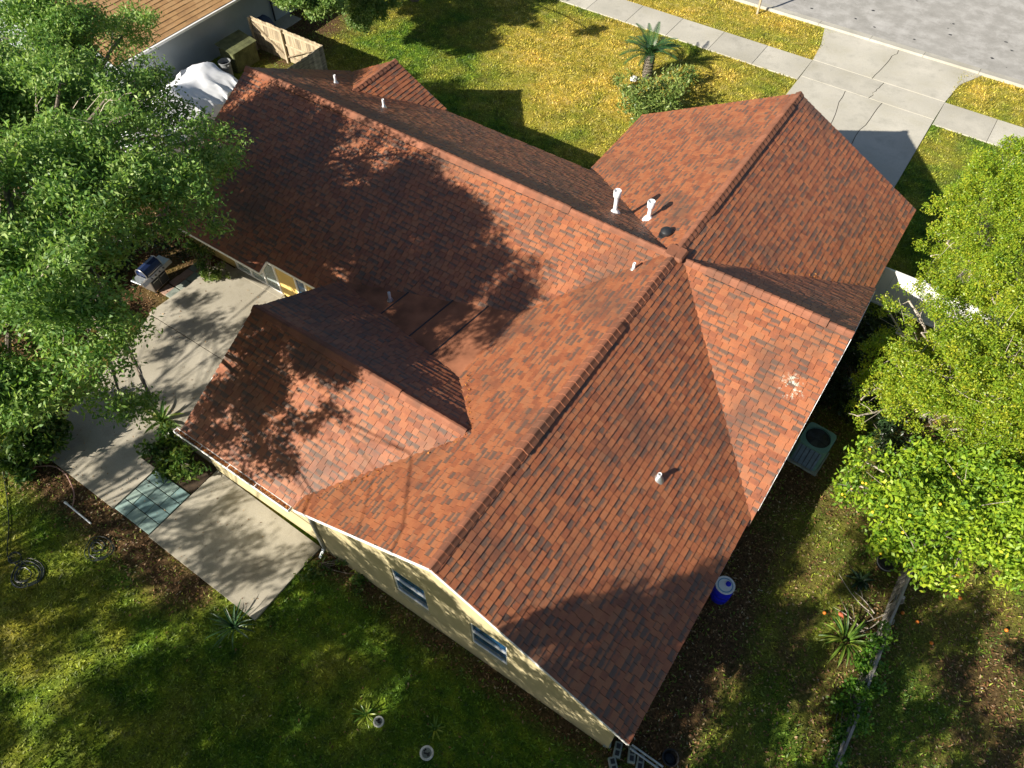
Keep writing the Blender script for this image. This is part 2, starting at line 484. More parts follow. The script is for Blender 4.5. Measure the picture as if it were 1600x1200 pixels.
def blade_mat():
    m, nt, p, out = nodes_of('grass_blade')
    c = grass_cols(nt, attr(nt, 'dry'))
    c = mixc(nt, 1.0, c, ramp(nt, [(0.0, (0.45, 0.45, 0.45)), (0.6, (1.3, 1.3, 1.25)), (1.0, (2.5, 2.4, 2.1))], attr(nt, 'rnd')), 'MULTIPLY')
    nt.links.new(c, p.inputs['Base Color'])
    p.inputs['Roughness'].default_value = 0.6
    t = nt.nodes.new('ShaderNodeBsdfTranslucent'); nt.links.new(c, t.inputs[0])
    mx = nt.nodes.new('ShaderNodeMixShader'); mx.inputs[0].default_value = 0.3
    nt.links.new(p.outputs[0], mx.inputs[1]); nt.links.new(t.outputs[0], mx.inputs[2]); nt.links.new(mx.outputs[0], out.inputs[0])
    return m
BLADE = blade_mat()

def concrete_mat(name, lo, hi, stain, amount=0.5, objvar=0.12):
    m, nt, p, out = nodes_of(name)
    c = ramp(nt, [(0.3, lo), (0.7, hi)], noise(nt, 1.1, 6, 0.65))
    st = ramp(nt, [(0.48, (0, 0, 0)), (0.75, (1, 1, 1))], noise(nt, 0.55, 5, 0.7))
    c = mixc(nt, math_(nt, 'MULTIPLY', st, amount), c, stain)
    c = mixc(nt, 0.5, c, ramp(nt, [(0.3, (0.6, 0.6, 0.6)), (0.7, (1.25, 1.25, 1.25))], noise(nt, 38, 4, 0.8)), 'MULTIPLY')
    dk = ramp(nt, [(0.60, (0, 0, 0)), (0.78, (1, 1, 1))], noise(nt, 1.9, 6, 0.75))
    c = mixc(nt, math_(nt, 'MULTIPLY', dk, 0.55*min(1, amount+0.3)), c, tuple(x*0.55 for x in stain))
    oi = nt.nodes.new('ShaderNodeObjectInfo')
    c = mixc(nt, 1.0, c, ramp(nt, [(0, (1-objvar,)*3), (1, (1+objvar,)*3)], oi.outputs['Random']), 'MULTIPLY')
    nt.links.new(c, p.inputs['Base Color'])
    p.inputs['Roughness'].default_value = 0.9
    bump(nt, p, noise(nt, 60, 3), 0.25, 0.006)
    return m
CONC = concrete_mat('pale_concrete', (0.35, 0.335, 0.285), (0.51, 0.485, 0.42), (0.25, 0.235, 0.17), 0.75)
PATIO = concrete_mat('stained_patio_concrete', (0.27, 0.245, 0.19), (0.47, 0.435, 0.36), (0.15, 0.13, 0.085), 0.85, 0.06)
ROADM = concrete_mat('worn_grey_asphalt', (0.25, 0.243, 0.225), (0.36, 0.35, 0.33), (0.46, 0.45, 0.435), 0.7, 0.0)
def tile_mat():
    m, nt, p, out = nodes_of('blue_grey_paving_tile')
    oi = nt.nodes.new('ShaderNodeObjectInfo')
    c = ramp(nt, [(0.1, (0.16, 0.27, 0.28)), (0.5, (0.23, 0.34, 0.33)), (0.9, (0.30, 0.40, 0.36))], oi.outputs['Random'])
    c = mixc(nt, 0.6, c, ramp(nt, [(0.3, (0.6, 0.62, 0.6)), (0.7, (1.25, 1.2, 1.15))], noise(nt, 4, 5, 0.7)), 'MULTIPLY')
    nt.links.new(c, p.inputs['Base Color']); p.inputs['Roughness'].default_value = 0.7
    return m
TILE = tile_mat()
def paver_mat():
    m, nt, p, out = nodes_of('mixed_colour_stepping_paver')
    oi = nt.nodes.new('ShaderNodeObjectInfo')
    c = ramp(nt, [(0.0, (0.20, 0.24, 0.21)), (0.45, (0.24, 0.27, 0.24)), (0.5, (0.34, 0.20, 0.16)), (1.0, (0.38, 0.26, 0.20))], oi.outputs['Random'])
    c = mixc(nt, 0.6, c, ramp(nt, [(0.3, (0.6, 0.6, 0.6)), (0.7, (1.25, 1.2, 1.15))], noise(nt, 5, 5, 0.7)), 'MULTIPLY')
    nt.links.new(c, p.inputs['Base Color']); p.inputs['Roughness'].default_value = 0.85
    return m
PAVER = paver_mat()

# ------------------------------------------------------------------ the ground
HARD = [(-17.5, -9.75, -15.4, -5.4), (-9.9, -5.1, -15.4, -12.5), (-2.4, 4.55, 10.0, 26.4), (-70, 40, 20.62, 22.82), (-70, 40, 26.3, 60),
        (-5.1, 5.35, -12.6, 10.2), (-18.9, 5.4, -5.6, 5.1), (-9.9, -5, -12.4, -4.9)]
def hard(x, y, g=0.0):
    m = np.zeros(np.shape(x), bool)
    for x0, x1, y0, y1 in HARD:
        m |= (x > x0-g) & (x < x1+g) & (y > y0-g) & (y < y1+g)
    return m
def smooth(a, b, t):
    t = np.clip((t-a)/(b-a), 0, 1); return t*t*(3-2*t)
def dirt_at(x, y):
    n = fbm(x, y, 0.5, 0)
    d = np.zeros_like(n)
    d = np.maximum(d, 1-smooth(0.2, 1.5, np.abs(y+15.75) + 3*(1-smooth(-17.5, -16.5, x)) + 3*smooth(-7.5, -5, x)) )        # along the patio
    d = np.maximum(d, (1-smooth(-16.2, -15.0, x))*smooth(-15, -13.5, y)*(1-smooth(3, 5, y)))                                   # under the oak
    d = np.maximum(d, 0.9*(1-smooth(0.1, 0.8, np.abs(y+12.75)))*(smooth(-5.4, -5, x))*(1-smooth(5.6, 6.2, x)))               # foot of the back wall
    d = np.maximum(d, (smooth(5, 5.3, x))*(1-smooth(6.6, 8.2, x))*smooth(-13.5, -12, y)*(1-smooth(5, 7, y)))                 # east side strip
    d = np.maximum(d, 0.62*smooth(6, 7, x)*(1-smooth(13, 16, x))*smooth(-6.5, -3.5, y)*(1-smooth(8, 10, y)))                 # under the citrus
    d = np.maximum(d, 0.8*(1-smooth(0.4, 1.3, np.abs(x-10.2)))*smooth(-10.5, -9, y)*(1-smooth(-3, -1, y)))                  # along the old fence
    d = np.maximum(d, 0.8*smooth(0.56, 0.72, vnoise(x, y, 0.33, 5))*smooth(5.5, 7.5, x)*(1-smooth(0, 4, y)))
    d = np.maximum(d, (1-smooth(-25.5, -23.5, x))*smooth(5, 7, y)*(1-smooth(12, 15, y)))
    d = np.maximum(d, (0.25+0.5*smooth(0.5, 0.65, fbm(x, y, 0.7, 4)))*smooth(5.6, 7, x)*(1-smooth(3, 7, y)))
    return np.clip(d*(0.35+1.2*n), 0, 1)
def dry_at(x, y):
    n = fbm(x, y, 0.28, 3)
    front = smooth(6, 9, y)
    core = 1-smooth(3.0, 9.0, np.hypot(x+10.5, y-15.5))
    verge = 0.30*smooth(22, 23, y)
    left = 0.30*(1-smooth(-9.5, -5.5, x))*(1-front)
    d = 0.22*smooth(6, 8, x)*(1-front) + front*(0.26+0.50*core+verge) + left - 0.02
    d = d + (0.75+0.5*front+0.5*(left > 0.1))*(n-0.5) + (0.35+0.2*front)*(fbm(x, y, 1.4, 0)-0.5)
    return np.clip(d, 0, 1)

gx = np.concatenate([[-400, -120, -60], np.arange(-46, 26.01, 0.3), [40, 90, 400]])
gy = np.concatenate([[-400, -120, -60], np.arange(-36, 40.01, 0.3), [60, 120, 400]])
GX, GY = np.meshgrid(gx, gy, indexing='ij')
GZ = np.where((np.abs(GX) < 50) & (np.abs(GY) < 50) & ~hard(GX, GY, 0.5), 0.05*(fbm(GX, GY, 0.8, 2)-0.5), -0.02)
nx, ny = len(gx), len(gy)
idx = np.arange(nx*ny).reshape(nx, ny)
faces = np.stack([idx[:-1, :-1], idx[1:, :-1], idx[1:, 1:], idx[:-1, 1:]], -1).reshape(-1, 4)
me = bpy.data.meshes.new('ground')
me.vertices.add(nx*ny); me.vertices.foreach_set('co', np.stack([GX, GY, GZ], -1).astype(np.float32).ravel())
me.loops.add(faces.size); me.polygons.add(len(faces))
me.loops.foreach_set('vertex_index', faces.astype(np.int32).ravel())
me.polygons.foreach_set('loop_start', np.arange(len(faces), dtype=np.int32)*4)
me.update(calc_edges=True)
for nm, fn in (('dirt', dirt_at), ('dry', dry_at)):
    a = me.attributes.new(nm, 'FLOAT', 'POINT'); a.data.foreach_set('value', fn(GX, GY).astype(np.float32).ravel())
me.materials.append(GROUND)
link('ground', me, kind='structure', label='back and front lawn of patchy green and dry grass')

# grass blades
N = 640000
bx = RS.uniform(-30, 17, N); by = RS.uniform(-27, 27, N)
seen = ((by < -11) & (bx < 8)) | ((bx > 4.8)) | ((by > 5) & (bx > -32))
keep = seen & ~hard(bx, by, 0.02) & (RS.rand(N) > 0.80*dirt_at(bx, by))
bx, by = bx[keep], by[keep]; nb = len(bx)
h = RS.uniform(0.03, 0.09, nb)*(0.6+0.9*vnoise(bx, by, 1.7, 4)); w = RS.uniform(0.014, 0.036, nb)
an = RS.uniform(0, 2*np.pi, nb); le = RS.normal(0, 0.055, (nb, 2))
bv = np.zeros((nb, 3, 3))
bv[:, 0, 0] = bx-np.cos(an)*w; bv[:, 0, 1] = by-np.sin(an)*w
bv[:, 1, 0] = bx+np.cos(an)*w; bv[:, 1, 1] = by+np.sin(an)*w
bv[:, 2, 0] = bx+le[:, 0]; bv[:, 2, 1] = by+le[:, 1]; bv[:, 2, 2] = h
bme = np_mesh('grass', bv.reshape(-1, 3), 3, BLADE, RS.rand(nb))
a = bme.attributes.new('dry', 'FLOAT', 'FACE'); a.data.foreach_set('value', dry_at(bx, by).astype(np.float32))
link('grass', bme, kind='stuff', label='short patchy lawn grass blades', cat='grass')

def flat_leaves(n, x, y, size, z=0.02):
    L = RS.uniform(0.6, 1.4, n)*size; W = L*RS.uniform(0.3, 0.55, n)
    a = RS.uniform(0, 2*np.pi, n); t = RS.normal(0, 0.35, (n, 2))
    d = np.stack([np.cos(a), np.sin(a), t[:, 0]], 1); s = np.stack([-np.sin(a), np.cos(a), t[:, 1]], 1)
    c = np.stack([x, y, z+RS.uniform(0, 0.03, n)], 1)
    v = np.stack([c-d*L[:, None], c+s*W[:, None], c+d*L[:, None], c-s*W[:, None]], 1)
    v[:, :, 2] = np.maximum(v[:, :, 2], z-0.015)
    return v.reshape(-1, 3)
N = 140000
lx = RS.uniform(-24, 18, N); ly = RS.uniform(-17.5, 8, N)
k = (~hard(lx, ly)) & (RS.rand(N) < np.clip(dirt_at(lx, ly)*0.8+0.035+0.06*(lx > 6), 0, 1))
lx, ly = lx[k], ly[k]
link('leaf_litter', np_mesh('leaf_litter', flat_leaves(len(lx), lx, ly, 0.04), 4, LITTER, RS.rand(len(lx))**1.1), kind='stuff', label='brown fallen leaves along patio, walls and fence', cat='fallen leaves')

# ------------------------------------------------------------------ street, pavement, driveway
def wobble_line(p0, p1, amp, n=9):
    p0 = np.array(p0, float); p1 = np.array(p1, float)
    d = p1-p0; nrm = np.array([-d[1], d[0]])/np.linalg.norm(d)
    out = []
    for i in range(n+1):
        t = i/n
        out.append(tuple(p0+d*t+nrm*(RS.normal(0, amp) if 0 < i < n else 0)))
    return out
m = MB()
m.add([(-400, 27.02, 0.004), (400, 27.02, 0.004), (400, 38, 0.03), (-400, 38, 0.03)], [(0, 1, 2, 3)])
m.build('road', ROADM, kind='structure', label='worn pale grey asphalt street')
kerb = empty('kerb', (0, 0, 0), kind='structure', label='pale concrete kerb and gutter along the street')
kx = -44.0
km = None
while kx < 26:
    o = MB()
    L = 2.9
    pr = [(26.38, -0.05), (26.38, 0.09), (26.44, 0.115), (26.56, 0.10), (26.66, 0.05), (27.02, 0.02), (27.02, -0.05)]
    v = [(0.006, a_, b_) for a_, b_ in pr]+[(L-0.012, a_, b_) for a_, b_ in pr]
    n = len(pr)
    if km is None:
        o.add(v, [tuple(range(n)), tuple(reversed(range(n, 2*n)))]+[(i, n+i, n+(i+1) % n, (i+1) % n) for i in range(n)])
        km = o.mesh('kerb_segment', CONC)
    c = link('kerb_segment', km, kerb); c.location = (kx, 0, 0)
    kx += L
walk = empty('sidewalk', (0, 0, 0), kind='structure', label='pale concrete sidewalk slabs crossing the front lawn')
L = 2.55
for k_ in range(16):
    x1 = -2.37-k_*L
    o = MB(); o.cbox((x1-L+0.02, 20.64, -0.06), (x1, 22.80, 0.035+RS.uniform(-.004, .004)), 0.006); o.build('slab', CONC, walk)
for k_ in range(9):
    x0 = 4.57+k_*L
    o = MB(); o.cbox((x0, 20.64, -0.06), (x0+L-0.02, 22.80, 0.035+RS.uniform(-.004, .004)), 0.006); o.build('slab', CONC, walk)
m = MB(); m.box((-43, 20.66, -0.07), (-2.4, 22.78, 0.012)); m.box((4.6, 20.66, -0.07), (27, 22.78, 0.012)); m.build('joint_filler', SOIL, walk)
drive = empty('driveway', (0, 0, 0), kind='structure', label='cracked pale concrete driveway from the street to the garage')
def slab(poly, z=0.035, mat=CONC, parent=drive, name='slab', z0=-0.06):
    """a cast slab whose rim is dropped a little"""
    m = MB()
    p = np.array(poly, float); c = p.mean(0)
    ins = []
    n = len(p)
    for i in range(n):
        a_ = p[i]-p[i-1]; b_ = p[(i+1) % n]-p[i]
        na = np.array([-a_[1], a_[0]])/max(1e-6, np.linalg.norm(a_)); nb_ = np.array([-b_[1], b_[0]])/max(1e-6, np.linalg.norm(b_))
        q = na+nb_; q = q/max(0.4, np.linalg.norm(q))
        ins.append(p[i]+q*0.005)
    ins = np.array(ins)
    v = [(x, y, z0) for x, y in p]+[(x, y, z-0.006) for x, y in p]+[(x, y, z) for x, y in ins]
    f = [tuple(range(2*n, 3*n))]
    for k_ in (0, n):
        for i in range(n):
            j = (i+1) % n
            f.append((k_+i, k_+j, k_+n+j, k_+n+i))
    m.add(v, f)
    return m.build(name, mat, parent)
m = MB(); m.prism([(-2.3, 10.0), (4.45, 10.0), (4.5, 26.3), (-2.32, 26.3)], -0.08, 0.006); m.build('joint_filler', SOIL, drive)
G = 0.032
c3 = wobble_line((0.82, 22.86), (1.12, 26.35), 0.05)
slab([(-2.36, 22.86)]+c3+[(-3.0, 26.35), (-2.55, 24.6)])
slab([(4.56, 22.86), (4.75, 24.8), (5.5, 26.35)]+[(x+G, y) for x, y in reversed(c3)])
c2 = wobble_line((1.25, 21.04), (1.46, 22.83), 0.06)
slab([(-2.33, 21.04)]+c2+[(-2.36, 22.83)])
slab([(4.52, 21.04), (4.56, 22.83)]+[(x+G, y) for x, y in reversed(c2)])
ca = wobble_line((0.75, 10.0), (0.45, 17.6), 0.05, 10)+wobble_line((0.45, 17.6), (0.05, 21.01), 0.05, 6)[1:]
cb = wobble_line((2.2, 10.0), (1.75, 17.6), 0.05, 10)+wobble_line((1.75, 17.6), (1.95, 21.01), 0.06, 6)[1:]
slab([(-2.3, 10.0)]+ca+[(-2.33, 21.01)])
slab([(x+G, y) for x, y in ca[:1]]+cb+[(x+G, y) for x, y in reversed(ca[1:])])
slab([(4.48, 10.0), (4.52, 21.01)]+[(x+G, y) for x, y in reversed(cb)])

patio = empty('patio', (0, 0, 0), kind='structure', label='stained concrete patio slabs behind the house')
slab([(-17.4, -9.07), (-9.75, -9.07), (-9.75, -5.45), (-17.2, -5.45)], 0.06, PATIO, patio)
slab([(-15.72, -15.4), (-11.62, -15.4), (-11.62, -13.62), (-12.4, -13.62), (-12.4, -12.42), (-9.75, -12.42), (-9.75, -9.10), (-17.3, -9.10), (-16.3, -12.5)], 0.06, PATIO, patio)
slab([(-9.86, -15.42), (-5.1, -15.45), (-5.05, -12.62), (-9.86, -12.5)], 0.062, PATIO, patio)
# blue grey tiles set into the patio
m = MB(); m.prism([(-17.1, -9.2), (-9.8, -9.2), (-9.8, -8.97), (-17.1, -8.97)], -0.05, 0.02); m.prism([(-11.6, -15.38), (-9.87, -15.38), (-9.87, -13.63), (-11.6, -13.63)], -0.06, 0.016); m.build('joint_filler', SOIL, patio)
rows = np.linspace(-15.38, -13.64, 5)
cols = [[-11.58, -11.03, -10.45, -9.9], [-11.58, -11.2, -10.6, -9.9], [-11.58, -11.0, -10.42, -9.9], [-11.58, -10.95, -10.4, -9.9]]
for r_ in range(4):
    for c_ in range(3):
        o = MB(); dz = RS.uniform(-0.006, 0.008)
        o.cbox((cols[r_][c_]+0.012, rows[r_]+0.013, -0.03), (cols[r_][c_+1]-0.012, rows[r_+1]-0.013, 0.055+dz), 0.008)
        o.build('tile', TILE, patio)
# mixed pavers beside the grill
for i_ in range(4):
    for j_ in range(2):
        o = MB(); x0 = -18.05+0.42*j_+RS.uniform(-.02, .02); y0 = -8.05+0.52*i_+RS.uniform(-.03, .03)
        o.cbox((x0, y0, -0.02), (x0+0.39, y0+0.49, 0.05+RS.uniform(-.008, .01)), 0.01)
        o.build('paver', PAVER, patio)
m = MB(); m.prism([(-12.38, -13.6), (-9.9, -13.6), (-9.9, -12.46), (-12.38, -12.46)], -0.05, 0.045)
m.build('garden_bed', SOIL, kind='structure', label='dark planting bed between patio slabs and house wall')

# ------------------------------------------------------------------ the house
P = 0.5283
H0 = 2.40
E = 5.72
HA = H0+P*E
BH = 5.465
HB = H0+P*BH
CW = 3.94; CY = -8.70
HC = H0+P*CW
GXE = -16.335; GW = 2.69; HE = H0+P*GW
def z_aw(x, y): return HA+P*x
def z_ae(x, y): return HA-P*x
def z_bb(x, y): return HB+P*y
def z_bf(x, y): return HB-P*y
def z_cb(x, y): return HC+P*(y-CY)
def z_cf(x, y): return HC-P*(y-CY)
def z_in(x, y): return 3.45+0.13*(x+3.6)
def z_ew(x, y): return HE+P*(x-GXE)
def z_ee(x, y): return HE-P*(x-GXE)
# name: (height function, x0, x1, y0, y1)
SLOPES = {
    'aw': (z_aw, -5.30, 0, -12.74, 0.0), 'awf': (z_aw, -6.347, 0, 0.0, 10.55),
    'ae': (z_ae, 0, E, -12.74, 10.55),
    'bb': (z_bb, -13.55, 5.80, -5.70, 0), 'bbl': (z_bb, -19.24, -13.55, -6.15, 0),
    'bf': (z_bf, -19.24, 5.80, 0, 5.465),
    'cb': (z_cb, -10.26, -0.9, CY-CW, CY), 'cf': (z_cf, -10.26, -0.9, CY, CY+CW),
    'ew': (z_ew, GXE-GW, GXE, 2.2, 5.6), 'ee': (z_ee, GXE, GXE+GW, 2.2, 5.6),
    'in': (z_in, -10.2, -3.2, -7.0, -3.2),
}
def z_roof(x, y, skip=()):
    z = -9.0
    for k_, (fn, x0, x1, y0, y1) in SLOPES.items():
        if k_ in skip: continue
        if x0-1e-6 <= x <= x1+1e-6 and y0-1e-6 <= y <= y1+1e-6:
            z = max(z, fn(x, y))
    return z

house = empty('house', (0, 0, 0), label='cream stucco house with a large red brown shingle cross gabled roof', cat='house')
roof = None
# decking under the shingles: one slab per slope
dm = MB()
for k_, (fn, x0, x1, y0, y1) in SLOPES.items():
    if k_ == 'in': continue
    t = 0.012; th = 0.09
    pts = [(x0, y0), (x1, y0), (x1, y1), (x0, y1)]
    if k_ == 'cb': pts = [(x0, y0), (-5.36, y0), (-1.7, y1), (x0, y1)]
    if k_ == 'cf': pts = [(x0, y0), (-1.7, y0), (-3.4, y1), (x0, y1)]
    v = [(x, y, fn(x, y)-t) for x, y in pts]+[(x, y, fn(x, y)-t-th) for x, y in pts]
    dm.add(v, [(0, 1, 2, 3), (7, 6, 5, 4), (0, 4, 5, 1), (1, 5, 6, 2), (2, 6, 7, 3), (3, 7, 4, 0)])
roof = dm.build('roof', DECK, house)

EXPO = 0.190
def gen_shingles(key, skip_keys, slopes, zr, expo, wr, rake=0.0):
    """tabs of one slope as lists of 8 corner points"""
    fn, x0, x1, y0, y1 = slopes[key]
    gxs = (fn(1, 0)-fn(0, 0)); gys = (fn(0, 1)-fn(0, 0))
    nrm = np.array([-gxs, -gys, 1.0]); nrm /= np.linalg.norm(nrm)
    out = []
    along_y = abs(gxs) > 0.01
    sl = math.sqrt(1+P*P)
    if along_y:
        lo, hi = y0, y1
        top, bot = (x1, x0) if gxs > 0 else (x0, x1)
    else:
        lo, hi = x0, x1
        top, bot = (y1, y0) if gys > 0 else (y0, y1)
    run = abs(top-bot); sgn = 1 if bot > top else -1
    step = expo/sl
    nr = int(math.ceil(run/step))
    for r in range(nr):
        d1 = run-r*step+ (0.012 if r == 0 else 0)
        d0 = max(run-(r+1)*step-0.02, 0.0)
        u = lo-rake-(random.uniform(0, 0.3))
        wav = 0.0
        while u < hi+rake:
            w = random.choice(wr)*random.uniform(0.92, 1.08)
            a0, a1 = max(u, lo-rake), min(u+w, hi+rake)
            u += w
            if a1-a0 < 0.03: continue
            g = 0.0055
            jit = random.uniform(-0.004, 0.004)
            c0, c1 = top+sgn*d0, top+sgn*(d1+jit)
            if along_y: q = [(c0, a0+g), (c0, a1-g), (c1, a1-g), (c1, a0+g)]
            else: q = [(a0+g, c0), (a1-g, c0), (a1-g, c1), (a0+g, c1)]
            zs = [fn(x, y) for x, y in q]
            hid = True
            for (x, y), z in zip(q, zs):
                if zr(min(max(x, x0), x1), min(max(y, y0), y1), (key,)+skip_keys) < z+0.05: hid = False; break
            if hid: continue
            th = random.choice((0.018, 0.02, 0.026, 0.03))
            tops = [np.array([x, y, z])+nrm*(0.002 if i < 2 else th) for i, ((x, y), z) in enumerate(zip(q, zs))]
            bots = [np.array([x, y, z])-nrm*0.012 for (x, y), z in zip(q, zs)]
            out.append((tops, bots, (0, 1, 2, 3) if True else None, nrm))
    return out
allsh = []
for k_ in SLOPES:
    if k_ == 'in': continue
    other = {'bb': ('bbl',), 'bbl': ('bb',), 'aw': ('awf',), 'awf': ('aw',)}.get(k_, ())
    allsh += gen_shingles(k_, other, SLOPES, z_roof, EXPO, (0.18, 0.22, 0.26, 0.30), 0.012)

def px_of(p):
    d = np.asarray(p)-CAM
    z = d@FWD
    return 800+F_PX*(d@RIGHT)/z, 600-F_PX*(d@UP)/z
def place_shingles(shs, parent, mat, zr, limit, stuffname):
    score = []
    for i, (t, b, _, nrm) in enumerate(shs):
        c = sum(t)/4
        px, py = px_of(c)
        vis = 5 < px < 1595 and 5 < py < 1195 and zr(c[0], c[1]) < c[2]+0.06
        dv = CAM-c; dist = np.linalg.norm(dv)
        ar = np.linalg.norm(np.cross(t[1]-t[0], t[3]-t[0]))*max(0, nrm@dv/dist)/dist**2
        score.append(ar if vis else -1)
    order = np.argsort(-np.array(score))
    pick = set(order[:limit].tolist())
    rest = MB()
    rest_f = [(0, 1, 2, 3), (3, 2, 6, 7), (0, 3, 7, 4), (2, 1, 5, 6)]
    for i, (t, b, _, nrm) in enumerate(shs):
        fs = rest_f
        n0 = np.cross(t[1]-t[0], t[2]-t[0])
        if n0@nrm < 0: fs = [tuple(reversed(f)) for f in rest_f]
        r = random.random()
        if i in pick:
            c = sum(t)/4
            o = MB(); o.add([p-c for p in t]+[p-c for p in b], fs, r); o.dn = [0, 0, 1, 1]*2
            ob = o.build('shingle', mat, parent); ob.location = c.tolist()
        else:
            rest.add(t+b, fs, r); rest.dn += [0, 0, 1, 1]*2
    return rest.build(stuffname, mat, parent, kind='stuff')
place_shingles(allsh, roof, SHINGLE, z_roof, 300, 'shingles')

# roll roofing sheets on the low slope infill
seams = [-10.2, -7.75, -6.15, -4.95, -3.45]
for i in range(4):
    m = MB()
    xa, xb = seams[i]+0.0, seams[i+1]+0.05
    sk = [0.35, 0.35, 0.35, 0.2]
    for lift, (u0, u1) in ((0.0, (xa, xb)),):
        q = [(u0-0.25, -7.0), (u1-0.25, -7.0), (u1+0.25, -3.2), (u0+0.25, -3.2)]
        zt = [z_in(x, y)+0.006+0.006*i+(0.008 if j in (0, 3) else 0.0) for j, (x, y) in enumerate(q)]
        v = [(x, y, z) for (x, y), z in zip(q, zt)]+[(x, y, z-0.02) for (x, y), z in zip(q, zt)]
        m.add(v, [(0, 1, 2, 3), (0, 4, 5, 1), (3, 7, 4, 0), (2, 6, 7, 3), (1, 5, 6, 2)])
    m.build('roofing_sheet', ROLL, roof)
    if i:
        m = MB(); p0 = np.array([xa-0.25, -7.0, z_in(xa-0.25, 0)+0.022+0.006*i]); p1 = np.array([xa+0.25, -3.2, z_in(xa+0.25, 0)+0.022+0.006*i])
        m.obox(p0, p1, 0.05, 0.012); m.build('seam_sealant', BLACKM, roof)

# ridge caps and ridge vents
def cap_mesh(name, half, crown, L):
    m = MB()
    prof = [(-half, -half*P), (-half*0.55, -half*0.55*P+crown*0.55), (-half*0.2, crown*0.86), (0, crown), (half*0.2, crown*0.86), (half*0.55, -half*0.55*P+crown*0.55), (half, -half*P)]
    n = len(prof)
    v = [(y, 0.0, z+0.03) for y, z in prof]+[(y, L+0.02, z+0.002) for y, z in prof]+[(y, 0.0, z-0.03) for y, z in prof]
    f = [(i, i+1, n+i+1, n+i) for i in range(n-1)]+[(2*n+i, 2*n+i+1, i+1, i) for i in range(n-1)]
    f += [(2*n, 0, n), (n-1, 3*n-1, 2*n-1)]
    m.add(v, f, 0.5, False)
    return m.mesh(name, CAP)
CAPL = 0.26
cap_lo = cap_mesh('ridge_cap', 0.16, 0.02, CAPL)
cap_hi = cap_mesh('ridge_cap_raised', 0.20, 0.03, CAPL)
def ridge(p0, p1, vent=None):
    """cap shingles from p0 to p1; vent = (distance from, distance to) where a ridge vent lifts them"""
    p0 = np.array(p0, float); p1 = np.array(p1, float)
    d = p1-p0; L = np.linalg.norm(d); d /= L
    ang = math.atan2(d[1], d[0])-math.pi/2
    n = int(round(L/CAPL))
    for i in range(n):
        s = i*CAPL
        hi = vent and vent[0] <= s < vent[1]
        o = link('ridge_cap', cap_hi if hi else cap_lo, roof)
        c = p0+d*s
        o.location = (c[0]+random.uniform(-.004, .004), c[1], c[2]+(0.075 if hi else 0.025))
        o.rotation_euler = (0, 0, ang+random.uniform(-.012, .012))
    if vent:
        m = MB()
        i0 = math.ceil(vent[0]/CAPL-1e-6); i1 = math.ceil(vent[1]/CAPL-1e-6)
        a_, b_ = p0+d*(i0*CAPL+0.04), p0+d*(i1*CAPL-0.01)
        sd = np.array([-d[1], d[0], 0])
        v = []
        for c in (a_, b_):
            for o_, z in ((-0.185, -0.185*P+0.075), (0, 0.075), (0.185, -0.185*P+0.075), (0.185, -0.185*P-0.0), (-0.185, -0.185*P-0.0)):
                v.append(c+sd*o_+np.array([0, 0, z]))
        m.add(v, [(0, 1, 2, 3, 4), (9, 8, 7, 6, 5), (0, 5, 6, 1), (1, 6, 7, 2), (2, 7, 8, 3), (4, 9, 5, 0)])
        m.build('ridge_vent', BLACKP, roof)
ridge((0, -12.76, HA), (0, -0.05, HA), (3.65, 8.95))
ridge((0, 10.57, HA), (0, 0.05, HA), (0.9, 8.3))
ridge((-19.26, 0, HB), (-0.25, 0, HB), (1.6, 15.2))
ridge((5.82, 0, HB), (0.4, 0, HB), (0.75, 4.6))
ridge((-10.28, CY, HC), (-1.95, CY, HC), (1.7, 5.9))
ridge((GXE, 5.62, HE), (GXE, 2.8, HE))
m = MB(); m.cbox((-0.32, -0.30, HA-0.08), (0.32, 0.32, HA+0.045), 0.05)
m.build('ridge_cap', CAP, roof)

# walls
def gable_wall(x0, x1, y0, y1, axis, zr0, c, name='wall', mat=STUCCO, boxes=(), drop=0.13):
    """solid block under a gable; zr0 = ridge height, c = ridge position"""
    m = MB()
    if axis == 'y':
        pr = [(x0, -0.1), (x1, -0.1), (x1, zr0-P*abs(x1-c)-drop), (c, zr0-drop), (x0, zr0-P*abs(x0-c)-drop)]
        v = [(x, y0, z) for x, z in pr]+[(x, y1, z) for x, z in pr]
    else:
        pr = [(y1, -0.1), (y0, -0.1), (y0, zr0-P*abs(y0-c)-drop), (c, zr0-drop), (y1, zr0-P*abs(y1-c)-drop)]
        v = [(x0, y, z) for y, z in pr]+[(x1, y, z) for y, z in pr]
    n = 5
    m.add(v, [tuple(range(n)), tuple(reversed(range(n, 2*n)))]+[(i, n+i, n+(i+1) % n, (i+1) % n) for i in range(n)])
    bm = None
    o = m.build(name, mat, house)
    b = bmesh.new(); b.from_mesh(o.data); bmesh.ops.recalc_face_normals(b, faces=b.faces); b.to_mesh(o.data); b.free()
    if boxes: cut(o, boxes)
    return o
WIN = [(-1.80, -0.62), (0.88, 2.06)]
WZ0, WZ1 = 1.12, 2.80
gable_wall(-5.02, 5.34, -12.48, 10.2, 'y', HA, 0)
m = MB()
xs = [-5.02, WIN[0][0], WIN[0][1], 0.0, WIN[1][0], WIN[1][1], 5.34]
ztop = lambda x: HA-P*abs(x)-0.115
